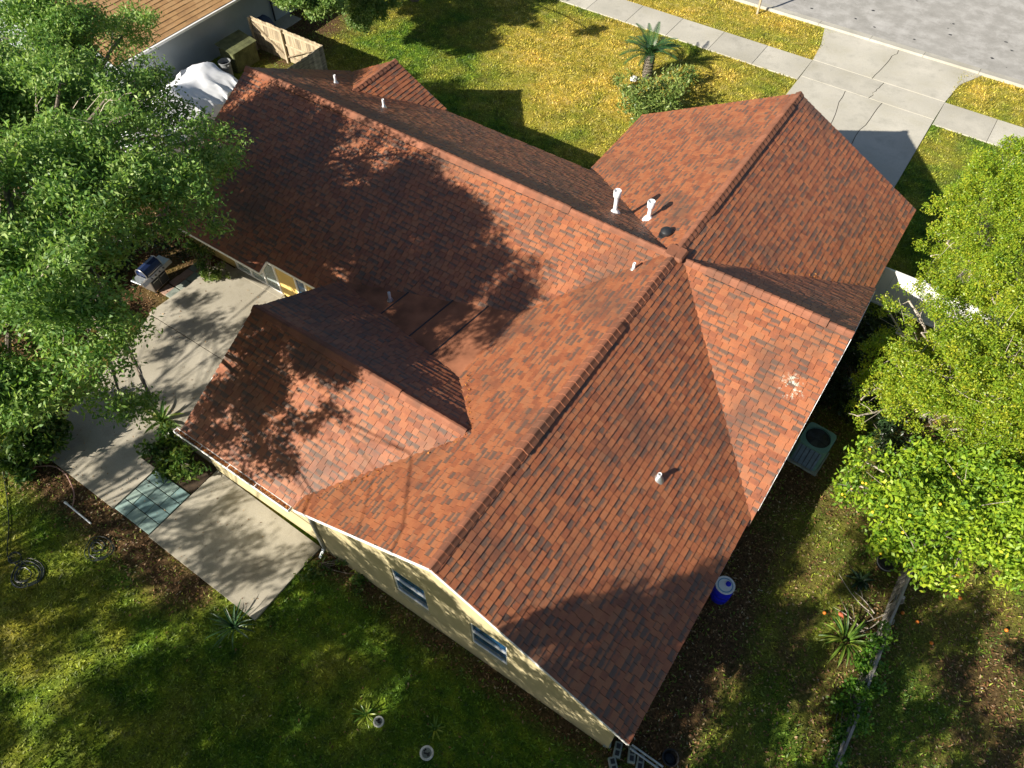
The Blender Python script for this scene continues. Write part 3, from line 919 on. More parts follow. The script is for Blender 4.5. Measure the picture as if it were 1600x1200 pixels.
for i in range(6):
    xa, xb = xs[i], xs[i+1]
    spans = [(None, None)] if i not in (1, 4) else [(None, WZ0), (WZ1, None)]
    for za, zb in spans:
        q = [(xa, -0.1 if za is None else za), (xb, -0.1 if za is None else za), (xb, ztop(xb) if zb is None else zb), (xa, ztop(xa) if zb is None else zb)]
        v = [(x, -12.60, z) for x, z in q]+[(x, -12.47, z) for x, z in q]
        fc = [(0, 1, 2, 3), (3, 2, 6, 7), (0, 4, 5, 1)]
        if i in (0, 3, 2, 5): fc += [(1, 5, 6, 2), (4, 0, 3, 7)]
        m.add(v, fc)
m.build('wall', STUCCO, house)
gable_wall(-18.85, 5.42, -5.35, 5.1, 'x', HB, 0, mat=YSTUCCO, boxes=[((-16.3, -5.5, 0.08), (-13.75, -4.2, 2.0)), ((-12.7, -5.5, 0.5), (-12.1, -5.15, 2.0))])
gable_wall(-9.9, -1.2, -12.46, -5.1, 'x', HC, CY)
gable_wall(GXE-2.35, GXE+2.35, 2.0, 5.3, 'y', HE, GXE)
gable_wall(-5.95, 5.30, 4.0, 10.22, 'y', HA, 0)

def window(xa, xb, y, z0, z1):
    f = empty('window', (0, 0, 0)); f.parent = house
    m = MB(); t = 0.05
    ya, yb = y+0.035, y+0.10
    m.box((xa, ya, z0), (xa+t, yb, z1)); m.box((xb-t, ya, z0), (xb, yb, z1))
    m.box((xa+t, ya, z0), (xb-t, yb, z0+t)); m.box((xa+t, ya, z1-t), (xb-t, yb, z1))
    m.build('frame', WHITE, f)
    zm = z0+(z1-z0)*0.56
    m = MB(); m.box((xa+t, ya-0.012, zm-0.03), (xb-t, yb-0.02, zm+0.035)); m.box((xa+t, ya-0.006, z0+t), (xb-t, yb-0.03, z0+t+0.04))
    m.build('sash', WHITE, f)
    for za, zb in ((z0+t+0.04, zm-0.03), (zm+0.035, z1-t)):
        m = MB(); m.box((xa+t, ya+0.02, za), (xb-t, ya+0.03, zb)); m.build('pane', GLASS, f)
    m = MB()
    m.add([(xa-0.07, y-0.05, z0-0.09), (xb+0.07, y-0.05, z0-0.09), (xb+0.07, y+0.06, z0-0.09), (xa-0.07, y+0.06, z0-0.09),
           (xa-0.07, y-0.05, z0-0.035), (xb+0.07, y-0.05, z0-0.035), (xb+0.07, y+0.06, z0+0.0), (xa-0.07, y+0.06, z0+0.0)],
          [(0, 3, 2, 1), (4, 5, 6, 7), (0, 1, 5, 4), (1, 2, 6, 5), (2, 3, 7, 6), (3, 0, 4, 7)])
    m.build('sill', STUCCO, f)
for a_, b_ in WIN: window(a_, b_, -12.60, WZ0, WZ1)

# sliding glass door and its neighbour window in the yellow wall
sd = empty('sliding_door', (0, 0, 0)); sd.parent = house
m = MB()
for xa, xb in ((-16.3, -16.22), (-15.45, -15.38), (-14.62, -14.55), (-13.83, -13.75)): m.box((xa, -5.40, 0.08), (xb, -5.28, 2.0))
m.box((-16.22, -5.398, 1.93), (-13.83, -5.282, 2.0)); m.box((-16.22, -5.398, 0.08), (-13.83, -5.282, 0.16))
m.build('frame', WHITE, sd)
for xa, xb in ((-16.22, -15.45), (-15.38, -14.62), (-14.55, -13.83)):
    m = MB(); m.box((xa, -5.345, 0.16), (xb, -5.335, 1.93)); m.build('pane', CGLASS, sd)
m = MB()
for i in range(14):
    x = -16.2+i*0.07+(1.4 if i > 6 else 0)
    m.tube([(x, -5.0+0.03*(i % 2), 0.1), (x, -5.0+0.03*(i % 2), 1.95)], 0.035, 6)
m.build('curtain', CURT, sd)
m = MB(); m.box((-16.4, -5.62, 0.0), (-13.65, -5.36, 0.075)); m.build('door_sill', PATIO, house)
w2 = empty('window', (0, 0, 0)); w2.parent = house
m = MB(); m.box((-12.7, -5.40, 0.5), (-12.63, -5.3, 2.0)); m.box((-12.17, -5.40, 0.5), (-12.1, -5.3, 2.0)); m.box((-12.63, -5.398, 1.93), (-12.17, -5.302, 2.0)); m.box((-12.63, -5.398, 0.5), (-12.17, -5.302, 0.57))
m.build('frame', WHITE, w2)
m = MB(); m.box((-12.63, -5.36, 0.57), (-12.17, -5.35, 1.93)); m.build('pane', GLASS, w2)

# fascia boards and rakes (white painted)
def fascia(p0, p1, w=0.016, h=0.12, name='fascia'):
    m = MB(); m.obox(p0, p1, w, h); return m.build(name, WHITE, house)
za = z_aw(-5.3, 0)
def rake(y, xs, fn, dz=-0.085):
    fascia((xs[0], y, fn(xs[0], y)+dz), (xs[1], y, fn(xs[1], y)+dz), name='rake_board')
rake(-12.758, (-5.30, 0.0), z_aw); rake(-12.758, (0.0, E), z_ae)
rake(10.568, (-6.34, 0.0), z_aw); rake(10.568, (0.0, E), z_ae)
rake(5.618, (GXE-GW, GXE), z_ew); rake(5.618, (GXE, GXE+GW), z_ee)
def rake_x(x, ys, fn, dz=-0.085):
    fascia((x, ys[0], fn(x, ys[0])+dz), (x, ys[1], fn(x, ys[1])+dz), name='rake_board')
rake_x(5.818, (-5.2, 0), z_bb); rake_x(5.818, (0, 5.2), z_bf)
rake_x(-10.278, (CY-CW, CY), z_cb); rake_x(-10.278, (CY, CY+CW), z_cf)
rake_x(-19.258, (-6.15, 0), z_bb); rake_x(-19.258, (0, 5.46), z_bf)
fascia((E+0.014, -12.74, H0-0.085), (E+0.014, -5.3, H0-0.085)); fascia((E+0.014, 5.3, H0-0.085), (E+0.014, 10.55, H0-0.085))
fascia((-19.24, -6.165, z_bb(0, -6.15)-0.08), (-13.55, -6.165, z_bb(0, -6.15)-0.08))
fascia((-13.53, -5.715, z_bb(0, -5.7)-0.08), (-10.0, -5.715, z_bb(0, -5.7)-0.08))
fascia((-13.535, -6.165, z_bb(0, -6.15)-0.07), (-13.535, -5.715, z_bb(0, -5.7)-0.07))
fascia((-19.24, 5.479, H0-0.085), (-6.34, 5.479, H0-0.085))
fascia((-6.361, 5.46, z_aw(-6.347, 0)-0.085), (-6.361, 10.55, z_aw(-6.347, 0)-0.085))

# gutter with rusty leaf litter, and the downspout
gy0, gy1, gz = -12.80, -12.665, H0-0.16
m = MB()
m.box((-10.45, gy0, gz), (-5.55, gy1, gz+0.012))
m.box((-10.45, gy0-0.014, gz), (-5.55, gy0, gz+0.125)); m.box((-10.45, gy1, gz), (-5.55, gy1+0.012, gz+0.13))
m.box((-10.464, gy0-0.014, gz), (-10.45, gy1+0.012, gz+0.128)); m.box((-5.55, gy0-0.014, gz), (-5.536, gy1+0.012, gz+0.128))
gut = m.build('gutter', WHITE, house)
for x in (-9.3, -8.1, -6.95):
    m = MB(); m.box((x, gy0, gz+0.105), (x+0.03, gy1, gz+0.122)); m.build('gutter_strap', WHITE, gut)
n = 1600
x = RS.uniform(-10.43, -5.57, n); y = RS.uniform(gy0+0.02, gy1-0.02, n)
v = flat_leaves(n, x, y, 0.028, gz+0.095)
v[:, 1] = np.clip(v[:, 1], gy0+0.004, gy1-0.004); v[:, 0] = np.clip(v[:, 0], -10.44, -5.56)
link('gutter_litter', np_mesh('gutter_litter', v, 4, GUTLIT, RS.rand(n)), gut, kind='stuff')
m = MB(); m.obox((-4.80, -12.66, 2.42), (-4.80, -12.66, 0.32), 0.085, 0.065, (0, 1, 0)); m.obox((-4.80, -12.66, 0.34), (-4.78, -12.92, 0.16), 0.085, 0.065)
m.build('downspout', GALV, house)
# narrow clapboard skirt under the gutter
for i in range(5):
    m = MB(); z = 0.12+0.2*i
    m.add([(-9.85, -12.478, z), (-5.1, -12.478, z), (-5.1, -12.478, z+0.2), (-9.85, -12.478, z+0.2), (-9.85, -12.505, z), (-5.1, -12.505, z)],
          [(4, 5, 2, 3), (0, 1, 5, 4)])
    m.build('siding_board', STUCCO, house)

# vent pipes on the roof
def pipe(x, y, z, h, r=0.05, head=None, mat=PVC, flash=True, label=None, name='vent_pipe'):
    root_ = empty(name, (x, y, z)); root_.parent = house
    if label: root_['label'] = label
    m = MB()
    if head:
        m.lathe([(r, -0.15), (r, h-0.02)], 14)
    else:
        m.lathe([(r, -0.15), (r, h), (r*0.78, h), (r*0.76, h-0.12), (0.005, h-0.12)], 14)
    m.build('pipe', mat, root_)
    if flash:
        m = MB(); m.lathe([(r*3.0, -0.10), (r*2.6, -0.02), (r*1.6, 0.09), (r*1.05, 0.14)], 14); m.build('flashing', mat if head else GALV, root_)
    if head:
        m = MB()
        m.lathe([(r*1.05, h-0.22), (r*1.75, h-0.16), (r*1.85, h+0.06), (r*1.65, h+0.09), (r*1.5, h+0.08), (r*1.35, h-0.02), (r*0.8, h-0.03), (r*0.7, h+0.03), (0.005, h+0.04)], 18)
        m.build('cap', mat, root_)
    return root_
pipe(-3.03, 1.62, z_roof(-3.03, 1.62), 0.88, 0.075, True, label='taller white flue pipe nearest the roof valley')
pipe(-1.90, 2.02, z_aw(-1.90, 0), 0.68, 0.075, True, label='white flue pipe beside the dark roof vent')
pipe(-0.96, -0.93, z_aw(-0.96, 0)-0.05, 0.32, 0.05, label='short pipe in the valley near the ridge crossing')
pipe(3.11, -6.64, z_ae(3.11, 0), 0.26, 0.06)
pipe(-7.99, -5.05, z_in(-7.99, 0), 0.40, 0.05)
pipe(-17.36, 2.83, z_bf(0, 2.83), 0.38, 0.05)
pipe(-14.21, 2.32, z_bf(0, 2.32), 0.38, 0.05)
t = empty('roof_vent', (-0.80, 0.98, z_aw(-0.8, 0))); t.parent = house
m = MB(); m.lathe([(0.24, -0.12), (0.23, 0.03), (0.12, 0.05)], 18); m.build('flange', BLACKM, t)
m = MB(); m.lathe([(0.12, 0.0), (0.12, 0.14)], 16); m.build('neck', GALV, t)
m = MB(); m.lathe([(0.19, 0.10), (0.205, 0.13), (0.20, 0.20), (0.13, 0.27), (0.02, 0.29)], 20); m.build('hood', BLACKM, t)
# pale lichen marks scraped onto the east gable slope, and leaves caught in the valley
def on_roof_leaves(name, pts, size, mat):
    n = len(pts)
    x = np.array([p[0] for p in pts]); y = np.array([p[1] for p in pts])
    v = flat_leaves(n, x, y, size, 0.0).reshape(n, 4, 3)
    for i in range(n):
        for j in range(4):
            v[i, j, 2] += z_roof(v[i, j, 0], v[i, j, 1])+0.03
    return link(name, np_mesh(name, v.reshape(-1, 3), 4, mat, RS.rand(n)), roof, kind='stuff')
pts = []
for i in range(60):
    s = RS.rand(); pts.append((-3.5+RS.normal(0, .06)+(1.6*s if s > .5 else 1.6*s), -6.6-2.0*s+RS.normal(0, .06)))
for i in range(70):
    s = RS.uniform(0.15, 0.95); pts.append((s*E*0.95+RS.normal(0, .05), s*E*0.9+RS.normal(0, .05)))
for i in range(40):
    s = RS.uniform(0.3, 1.0); pts.append((-s*5.6+RS.normal(0, .05), s*5.3+RS.normal(0, .05)))
for i in range(40):
    s = RS.uniform(0.0, 1.0); pts.append((-1.9-3.2*s+RS.normal(0, .05), -8.9-3.5*s+RS.normal(0, .05)))
on_roof_leaves('valley_leaves', pts, 0.035, GUTLIT)

# ------------------------------------------------------------------ the neighbour's house
nh = empty('neighbour_house', (-36, 3, 0), label='pale grey neighbouring house with tan shingle roof and white gutter', cat='house')
NP = 0.42
def zn(x, y): return 2.62-NP*(x+28.35)
NSL = {'n': (lambda x, y: 2.62-NP*(x+28.35), -36.0, -28.35, -0.6, 15.0)}
def shift(o):
    o.location = (o.location[0]+36, o.location[1]-3, o.location[2]); return o
m = MB(); m.box((-43, -0.2, -0.1), (-29.0, 14.6, 2.5)); shift(m.build('wall', GSTUCCO, nh))
m = MB()
v = [(-28.35, -0.6, 2.60), (-28.35, 15, 2.60), (-36, 15, zn(-36, 0)-.02), (-36, -0.6, zn(-36, 0)-.02), (-43.6, -0.6, 2.6), (-43.6, 15, 2.6)]
v2 = [(x, y, z-0.12) for x, y, z in v]
m.add(v+v2, [(0, 1, 2, 3), (3, 2, 5, 4), (6, 9, 8, 7), (9, 10, 11, 8), (0, 6, 7, 1), (0, 3, 9, 6), (3, 4, 10, 9), (1, 7, 8, 2), (2, 8, 11, 5), (4, 5, 11, 10)])
nroof = shift(m.build('roof', DECK, nh))
nsh = gen_shingles('n', (), NSL, lambda x, y, s=(): -9, 0.27, (0.35, 0.5, 0.7), 0.01)
P_keep = P
rest = place_shingles(nsh, nroof, TANSH, lambda x, y, s=(): -9, 160, 'shingles')
m = MB(); m.box((-28.33, -0.6, 2.48), (-28.22, 15, 2.60)); m.box((-28.40, -0.6, 2.44), (-28.33, 15, 2.595)); shift(m.build('gutter', WHITE, nh))
m = MB(); m.obox((-28.92, 9.6, 2.45), (-28.92, 9.6, 0.1), 0.07, 0.06, (0, 1, 0)); shift(m.build('downspout', BLACKM, nh))
# ------------------------------------------------------------------ trees
def tri_noise_dirs(n):
    d = RS.normal(size=(n, 3)); return d/np.linalg.norm(d, axis=1)[:, None]

def leaf_quads(centers, per, spread, L, W, up=0.6, rbase=None):
    n = len(centers)*per
    c = np.repeat(centers, per, 0)+RS.normal(0, 1, (n, 3))*np.array([spread, spread, spread*0.75])
    d = RS.normal(0, 1, (n, 3)); d[:, 2] -= 0.15; d /= np.linalg.norm(d, axis=1)[:, None]
    nr = RS.normal(0, 1, (n, 3)); nr[:, 2] += up; s = np.cross(nr, d); s /= np.maximum(1e-4, np.linalg.norm(s, axis=1))[:, None]
    l = (L*RS.uniform(0.65, 1.25, n))[:, None]; w = (W*RS.uniform(0.7, 1.2, n))[:, None]
    v = np.stack([c-d*l*0.5, c+s*w*0.5, c+d*l*0.5, c-s*w*0.5], 1)
    rc = RS.rand(len(centers)) if rbase is None else rbase
    r = 0.55*np.repeat(rc, per)+0.45*RS.rand(n)
    return v.reshape(-1, 3), r

def clusters(blobs, density):
    """clump centres: each blob (x,y,z,r) breaks into lobes with gaps between"""
    out = []
    for x, y, z, r in blobs:
        nl = max(5, int(9*r))
        for d in tri_noise_dirs(nl):
            rr = r*(0.45+0.45*RS.rand())
            c = np.array([x, y, z])+d*rr*np.array([1, 1, 0.75])
            lr = r*RS.uniform(0.22, 0.42)
            k = max(3, int(density*lr*lr*RS.uniform(0.5, 1.3)))
            q = tri_noise_dirs(k)*(lr*RS.uniform(0.35, 1.0, k)**0.6)[:, None]
            out.append(c+q*np.array([1, 1, 0.7]))
    return np.concatenate(out)

def limb(m, p0, p1, r0, r1, sag=0.25, n=5, sides=7):
    p0 = np.array(p0, float); p1 = np.array(p1, float)
    L = np.linalg.norm(p1-p0); off = RS.normal(0, 0.07*L, 3)
    pts = []; rad = []
    for i in range(n+1):
        t = i/n
        pts.append(p0+(p1-p0)*t+off*math.sin(math.pi*t)+np.array([0, 0, sag*L*0.3*math.sin(math.pi*t)]))
        rad.append(r0+(r1-r0)*t)
    m.tube(pts, rad, sides)
    return pts

def tree(name, label, cat, base, blobs, leaf, lmat, bark, trunk_r=0.25, fork=1.6, density=55, per=24, spread=0.2, twigs=120, group=None, twigmat=None, up=0.6, twig_r=0.012, limb_r=None):
    t = empty(name, (base[0], base[1], 0), label=label, cat=cat, group=group)
    b0 = np.array([base[0], base[1], 0.0])
    cl = clusters(blobs, density)
    L, W = leaf
    v, r = leaf_quads(cl, per, spread, L, W, up)
    v = v-b0
    v[:, 2] = np.maximum(v[:, 2], 0.03)
    link('crown', np_mesh('crown', v, 4, lmat, r), t)
    m = MB()
    top = b0+np.array([RS.normal(0, .15), RS.normal(0, .15), fork])
    m.tube([b0-b0+np.array([0, 0, -0.1]), (top-b0)*0.25, (top-b0)*0.6, top-b0], [trunk_r*1.5, trunk_r*1.1, trunk_r, trunk_r*0.9], 9)
    m.build('trunk', bark, t)
    m = MB(); tw = MB()
    for x, y, z, rr in blobs:
        c = np.array([x, y, z])
        pts = limb(m, top-b0-np.array([0, 0, 0.1]), c-b0, limb_r or trunk_r*0.5, min(0.03, limb_r or 1), 0.3)
        near = cl[np.linalg.norm(cl-c, axis=1) < rr*1.3]
        k = max(3, int(twigs*rr/sum(b[3] for b in blobs)))
        for q in near[RS.permutation(len(near))[:k]]:
            s = pts[RS.randint(2, len(pts))]
            limb(tw, s, q-b0+RS.normal(0, .1, 3), twig_r*1.6, twig_r*0.5, 0.15, 3, 4)
    m.build('limbs', bark, t)
    tw.build('twigs', twigmat or bark, t, kind='stuff')
    return t

def pb(px, py, z, rpx):
    c = at(px, py, z); d = (c-CAM)@FWD
    return (c[0], c[1], c[2], rpx*d/F_PX)

oak = [pb(40, 50, 8, 110), pb(150, 70, 7, 70), pb(205, 40, 6, 45), pb(90, 170, 8.5, 115), pb(195, 165, 7.5, 70),
       pb(50, 300, 9.5, 140), pb(190, 265, 9.3, 95), pb(290, 245, 8.2, 72), pb(348, 225, 7.2, 38), pb(265, 315, 9.0, 80), pb(335, 340, 7.2, 34), pb(275, 180, 6.6, 30), pb(300, 205, 6.8, 30), pb(250, 140, 6.4, 26),
       pb(130, 350, 10.2, 95), pb(60, 440, 10.3, 115), pb(140, 520, 9.3, 75), pb(195, 545, 7.6, 40), pb(75, 570, 8.5, 85), pb(185, 610, 5.8, 55), pb(240, 632, 5.0, 34), pb(215, 500, 8.2, 28),
       pb(20, 620, 7, 70), pb(-60, 180, 8.5, 150), pb(-80, 400, 10, 160), pb(-60, 560, 9, 120), pb(-150, 300, 9, 160), pb(-130, 480, 9.5, 150)]
for tx in np.arange(-18.6, -4.0, 1.15):
    for ty in np.arange(-5.4, -0.1, 1.0):
        if tx > min(-4.4, -3.9-2.5*(ty+2.5)) or RS.rand() < (0.30 if ty < -3 or tx > -9 else 0.10): continue
        want = RS.uniform(70, 310); best = None
        for z in np.arange(6.0, 10.6, 0.25):
            c = np.array([tx, ty, z_bb(0, ty)])-SUN_DIR*((z-z_bb(0, ty))/-SUN_DIR[2])
            x, y = px_of(c); e = abs(x-(want if y < 340 else 0.42*want))
            if best is None or e < best[0]: best = (e, c, x)
        if best[2] < 372 and not (150 < best[2] and px_of(best[1])[1] > 335): oak.append((*best[1], 0.62))
tree('oak_tree', 'tall green oak spreading over the patio and the left end of the roof', 'tree', (-20.3, -9.6), oak, (0.15, 0.062), OAKLEAF, BARK, 0.42, 2.6, 88, 22, 0.17, 240, twig_r=0.012, twigmat=TWIG)

# trees that stand outside the frame: only their shade reaches it
TR = [((-17.5, -28), 'oak behind the back lawn, beyond the patio corner'), ((-10.5, -36), 'oak far behind the back lawn, past the coiled hose'), ((-3.5, -33), 'broad oak at the far end of the back lawn'),
      ((0.8, -26), 'slender oak behind the house corner'), ((6.5, -26), 'oak beyond the old board fence')]
TB = [[] for _ in TR]
def sh(tx, ty, tz, r, zmin=6.5, tree_i=None):
    """a leafy bough high enough to stay out of the picture whose shade falls at (tx, ty, tz)"""
    z = zmin
    while z < 16:
        k_ = (z-tz)/-SUN_DIR[2]
        c = np.array([tx, ty, tz])-SUN_DIR*k_
        d_ = (c-CAM)@FWD
        if d_ < 0.5: break
        x, y = px_of(c); rp = (r*1.25+0.5)*F_PX/d_+30
        if x < -rp or y > 1200+rp or x > 1600+rp: break
        z += 0.25
    b = (c[0], c[1], c[2], r)
    if tree_i is None: tree_i = int(np.argmin([(c[0]-t[0][0])**2+(c[1]-t[0][1])**2 for t in TR]))
    TB[tree_i].append(b)
# boughs over the rear wing, the patio and the tile path
for q in ((-9.6, -10.8, 3.2, 0.85), (-6.5, -10.6, 3.4, 0.5), (-6.3, -11.5, 2.9, 0.5), (-5.9, -10.0, 3.7, 0.4), (-9.0, -9.3, 4.1, 0.6), (-7.6, -9.2, 4.2, 0.45), (-9.9, -11.4, 2.9, 0.7), (-9.4, -12.5, 2.4, 0.6), (-8.2, -10.5, 3.4, 0.6), (-7.0, -11.7, 2.8, 0.5), (-7.4, -12.2, 2.6, 0.55), (-8.9, -11.2, 3.0, 0.8), (-7.9, -10.7, 3.4, 0.6), (-9.8, -12.3, 2.5, 0.6), (-15.2, -5.5, 1.2, 0.5), (-13.2, -5.5, 1.2, 0.45), (-10.3, -7.5, 0, 0.6), (-12.2, -7.2, 0, 0.5), (-14.6, -8.0, 0, 0.6), (-11.0, -9.4, 0, 0.5), (-12.6, -13.2, 0, 0.6), (-13.8, -11.3, 0, 0.5), (-11.0, -11.6, 0, 0.45), (-9.3, -14.3, 0, 0.5), (-8.0, -13.9, 0, 0.45), (-6.6, -14.9, 0, 0.45), (-15.0, -13.6, 0, 0.6), (-16.5, -7.5, 0, 0.6), (-13.2, -8.6, 0, 0.5), (-8.3, -11.8, 2.8, 0.8), (-9.2, -12.1, 2.6, 0.7), (-7.2, -11.0, 3.2, 0.55), (-8.4, -9.9, 3.7, 0.6), (-9.8, -9.4, 4.0, 0.7), (-6.6, -12.0, 2.8, 0.4),
          (-11.6, -8.0, 0, 0.8), (-13.5, -7.2, 0, 0.7), (-15.5, -9.2, 0, 0.8), (-12.6, -10.6, 0, 0.55), (-14.5, -12.4, 0, 0.6), (-11.4, -13.0, 0, 0.8), (-12.9, -14.4, 0, 0.85), (-14.6, -14.8, 0, 0.7), (-10.7, -14.7, 0, 0.5),
          (-8.8, -13.3, 0, 0.55), (-7.3, -14.6, 0, 0.75), (-8.9, -15.1, 0, 0.5), (-6.0, -13.8, 0, 0.5)): sh(*q)
# the streaky left part of the lawn
for i in range(40):
    x, y = RS.uniform(-14, -4.8), RS.uniform(-22.5, -15.8)
    sh(x, y, 0, RS.uniform(0.35, 0.65), 7.5)
for i in range(20):
    x, y = RS.uniform(-9, -2.5), RS.uniform(-19, -15.6)
    sh(x, y, 0, RS.uniform(0.4, 0.7), 7.5)
# deep shade over the middle and right of the back lawn, and the gable wall
for x in np.arange(-5.2, 6.5, 1.15):
    for y in np.arange(-21.5, -12.9, 1.2):
        if x < -4.9+0.43*min(0, y+15.8): continue
        if RS.rand() < 0.09: continue
        sh(x+RS.uniform(-.3, .3), y+RS.uniform(-.3, .3), 0, RS.uniform(0.8, 1.1), 6.5)
for x in np.arange(-4.7, 5.3, 0.7):
    top_ = HA-P*abs(x)-(1.25 if x > -1 else 1.0)
    for z in np.arange(0.2, max(0.5, top_), 0.7):
        sh(x+RS.uniform(-.4, .4), -12.6, z+RS.uniform(-.3, .2), RS.uniform(0.4, 0.75), 6.5)
# the dark patch low on the east slope
for q in ((5.2, -8.3, 2.65, 0.5), (4.9, -9.3, 2.85, 0.62), (4.0, -10.3, 3.3, 0.6), (5.2, -10.3, 2.65, 0.7), (3.3, -11.4, 3.65, 0.6), (4.4, -11.3, 3.1, 0.65), (5.3, -11.6, 2.6, 0.6), (2.6, -12.3, 4.0, 0.4), (4.0, -12.3, 3.3, 0.5)):
    sh(*q, 6.5, 3); sh(q[0]+0.1, q[1]+0.1, q[2], q[3], 9.0, 3)

# the shaded yard on the right
for x in np.arange(6.6, 16, 1.4):
    for y in np.arange(-12.5, -1.0, 1.5):
        if (x < 9.5 and -6.6 < y < -3.0) or (x > 11.4 and -5.6 < y) : 
            if RS.rand() < 0.6: continue
        if RS.rand() < 0.07 or (x < 8.3 and y > -6.5) or (9.3 < x < 10.9 and -7.6 < y < -5.0): continue
        sh(x+RS.uniform(-.4, .4), y+RS.uniform(-.4, .4), 0, RS.uniform(0.75, 1.1), 6.0, 4)
for (tb, lab), bl_ in zip(TR, TB):
    if bl_: tree('oak_tree', lab, 'tree', tb, bl_, (0.17, 0.09), OAKLEAF, BARK, 0.13, 4.5, 150, 14, 0.16, 20, limb_r=0.022)

# yellow green trees along the east side
tree('yellow_green_tree', 'yellow green tree at the end of the white fence, near the driveway', 'tree', (8.6, 12.0),
     [pb(1540, 280, 4.6, 55), pb(1590, 250, 4.6, 55), pb(1480, 340, 4.0, 45), pb(1540, 360, 4.6, 65), pb(1610, 350, 4.8, 80), pb(1455, 400, 3.4, 35), pb(1500, 430, 3.8, 55), pb(1500, 475, 3.5, 45), pb(1555, 475, 4.0, 55), pb(1540, 310, 4.6, 60), pb(1460, 450, 3.2, 30), pb(1600, 300, 4.8, 60), pb(1480, 380, 3.8, 45), pb(1590, 440, 4.4, 70), pb(1660, 300, 4.6, 90)],
     (0.09, 0.042), YELLEAF, TWIG, 0.10, 1.2, 215, 14, 0.075, 60, twigmat=TWIG, twig_r=0.009)
tree('yellow_green_tree', 'yellow green tree with bare grey twigs opposite the air conditioner', 'tree', (9.2, 3.0),
     [pb(1440, 520, 3.8, 65), pb(1500, 540, 4.2, 65), pb(1440, 590, 3.8, 60), pb(1400, 620, 3.2, 40), pb(1530, 570, 4.4, 65), pb(1400, 520, 3.2, 36), pb(1480, 500, 4.0, 50), pb(1340, 650, 2.4, 22), pb(1540, 660, 4.0, 60), pb(1395, 560, 3.2, 50), pb(1365, 600, 2.8, 38), pb(1345, 625, 2.4, 24), pb(1480, 590, 4.2, 80), pb(1560, 520, 4.4, 80), pb(1560, 620, 4.4, 85), pb(1620, 560, 4.5, 100), pb(1430, 640, 3.4, 60), pb(1500, 670, 3.6, 60), pb(1590, 690, 3.8, 70), pb(1420, 470, 3.4, 34), pb(1385, 480, 2.8, 20), pb(1660, 640, 4.2, 90)],
     (0.09, 0.042), YELLEAF, TWIG, 0.10, 1.2, 215, 14, 0.075, 200, twigmat=TWIG, twig_r=0.009)
cit = [pb(1400, 790, 2.6, 70), pb(1345, 760, 2.2, 40), pb(1350, 720, 2.2, 38), pb(1450, 730, 2.9, 60), pb(1480, 800, 3.0, 85), pb(1560, 770, 3.2, 90), pb(1430, 860, 2.2, 55), pb(1520, 860, 2.4, 60), pb(1590, 850, 2.6, 70), pb(1640, 780, 3, 90), pb(1485, 905, 1.5, 25), pb(1385, 850, 1.9, 30), pb(1320, 765, 1.7, 16)]
ct = tree('citrus_tree', 'broad leaved citrus tree with yellow fruit above the old board fence', 'tree', (11.0, -1.6), cit, (0.17, 0.085), CITLEAF, TWIG, 0.09, 0.9, 95, 14, 0.13, 50, up=1.2, twig_r=0.008)
fm = MB()
fm.lathe([(0.002, -0.04), (0.022, -0.034), (0.038, -0.012), (0.04, 0.006), (0.03, 0.028), (0.014, 0.039), (0.002, 0.04)], 10)
fme = fm.mesh('fruit', YELLOWF)
for i in range(26):
    b = cit[RS.randint(len(cit))]
    d = tri_noise_dirs(1)[0]; d[2] = abs(d[2])*0.9; d[1] -= 0.3
    o = link('fruit', fme, ct); o.location = (b[0]-11.0+d[0]*b[3]*0.85, b[1]+1.6+d[1]*b[3]*0.85, b[2]+d[2]*b[3]*0.7)

# trees at the top of the picture, by the front lawn
tree('front_yard_tree', 'light green tree behind the board gate, crown at the edge of the front lawn', 'tree', tuple(at(492, -30)[:2]),
     [pb(480, 5, 4.5, 38), pb(455, -25, 4.8, 45), pb(520, -5, 4.6, 35), pb(500, -60, 5.2, 70), pb(430, -70, 5, 50)], (0.16, 0.08), FRTLEAF, BARK, 0.12, 1.8, 230, 15, 0.12, 40, twig_r=0.008)
tree('front_yard_tree', 'small bushy light green tree on the front lawn', 'tree', tuple(at(583, 2)[:2]),
     [pb(575, 18, 2.4, 34), pb(560, -5, 2.8, 36), pb(597, 5, 2.3, 28), pb(560, 30, 1.8, 20), pb(580, -40, 3.6, 45), pb(640, -25, 4.0, 26), pb(700, -30, 5, 26)], (0.12, 0.06), FRTLEAF, BARK, 0.08, 1.2, 300, 16, 0.10, 30, twig_r=0.007)
tree('front_yard_tree', 'taller street tree shading the front lawn and sidewalk', 'tree', (-24, 16),
     [(-22.5, 11, 6.4, 1.7), (-24.5, 13, 7.2, 2.0), (-21.6, 14.2, 6.6, 1.7), (-23, 16.5, 7.5, 2.0), (-26, 15.5, 7.5, 2.0), (-20.3, 16.5, 6.6, 1.5), (-21.5, 12.4, 5.6, 1.2)], (0.2, 0.1), FRTLEAF, BARK, 0.2, 2.6, 70, 16, 0.22, 40)

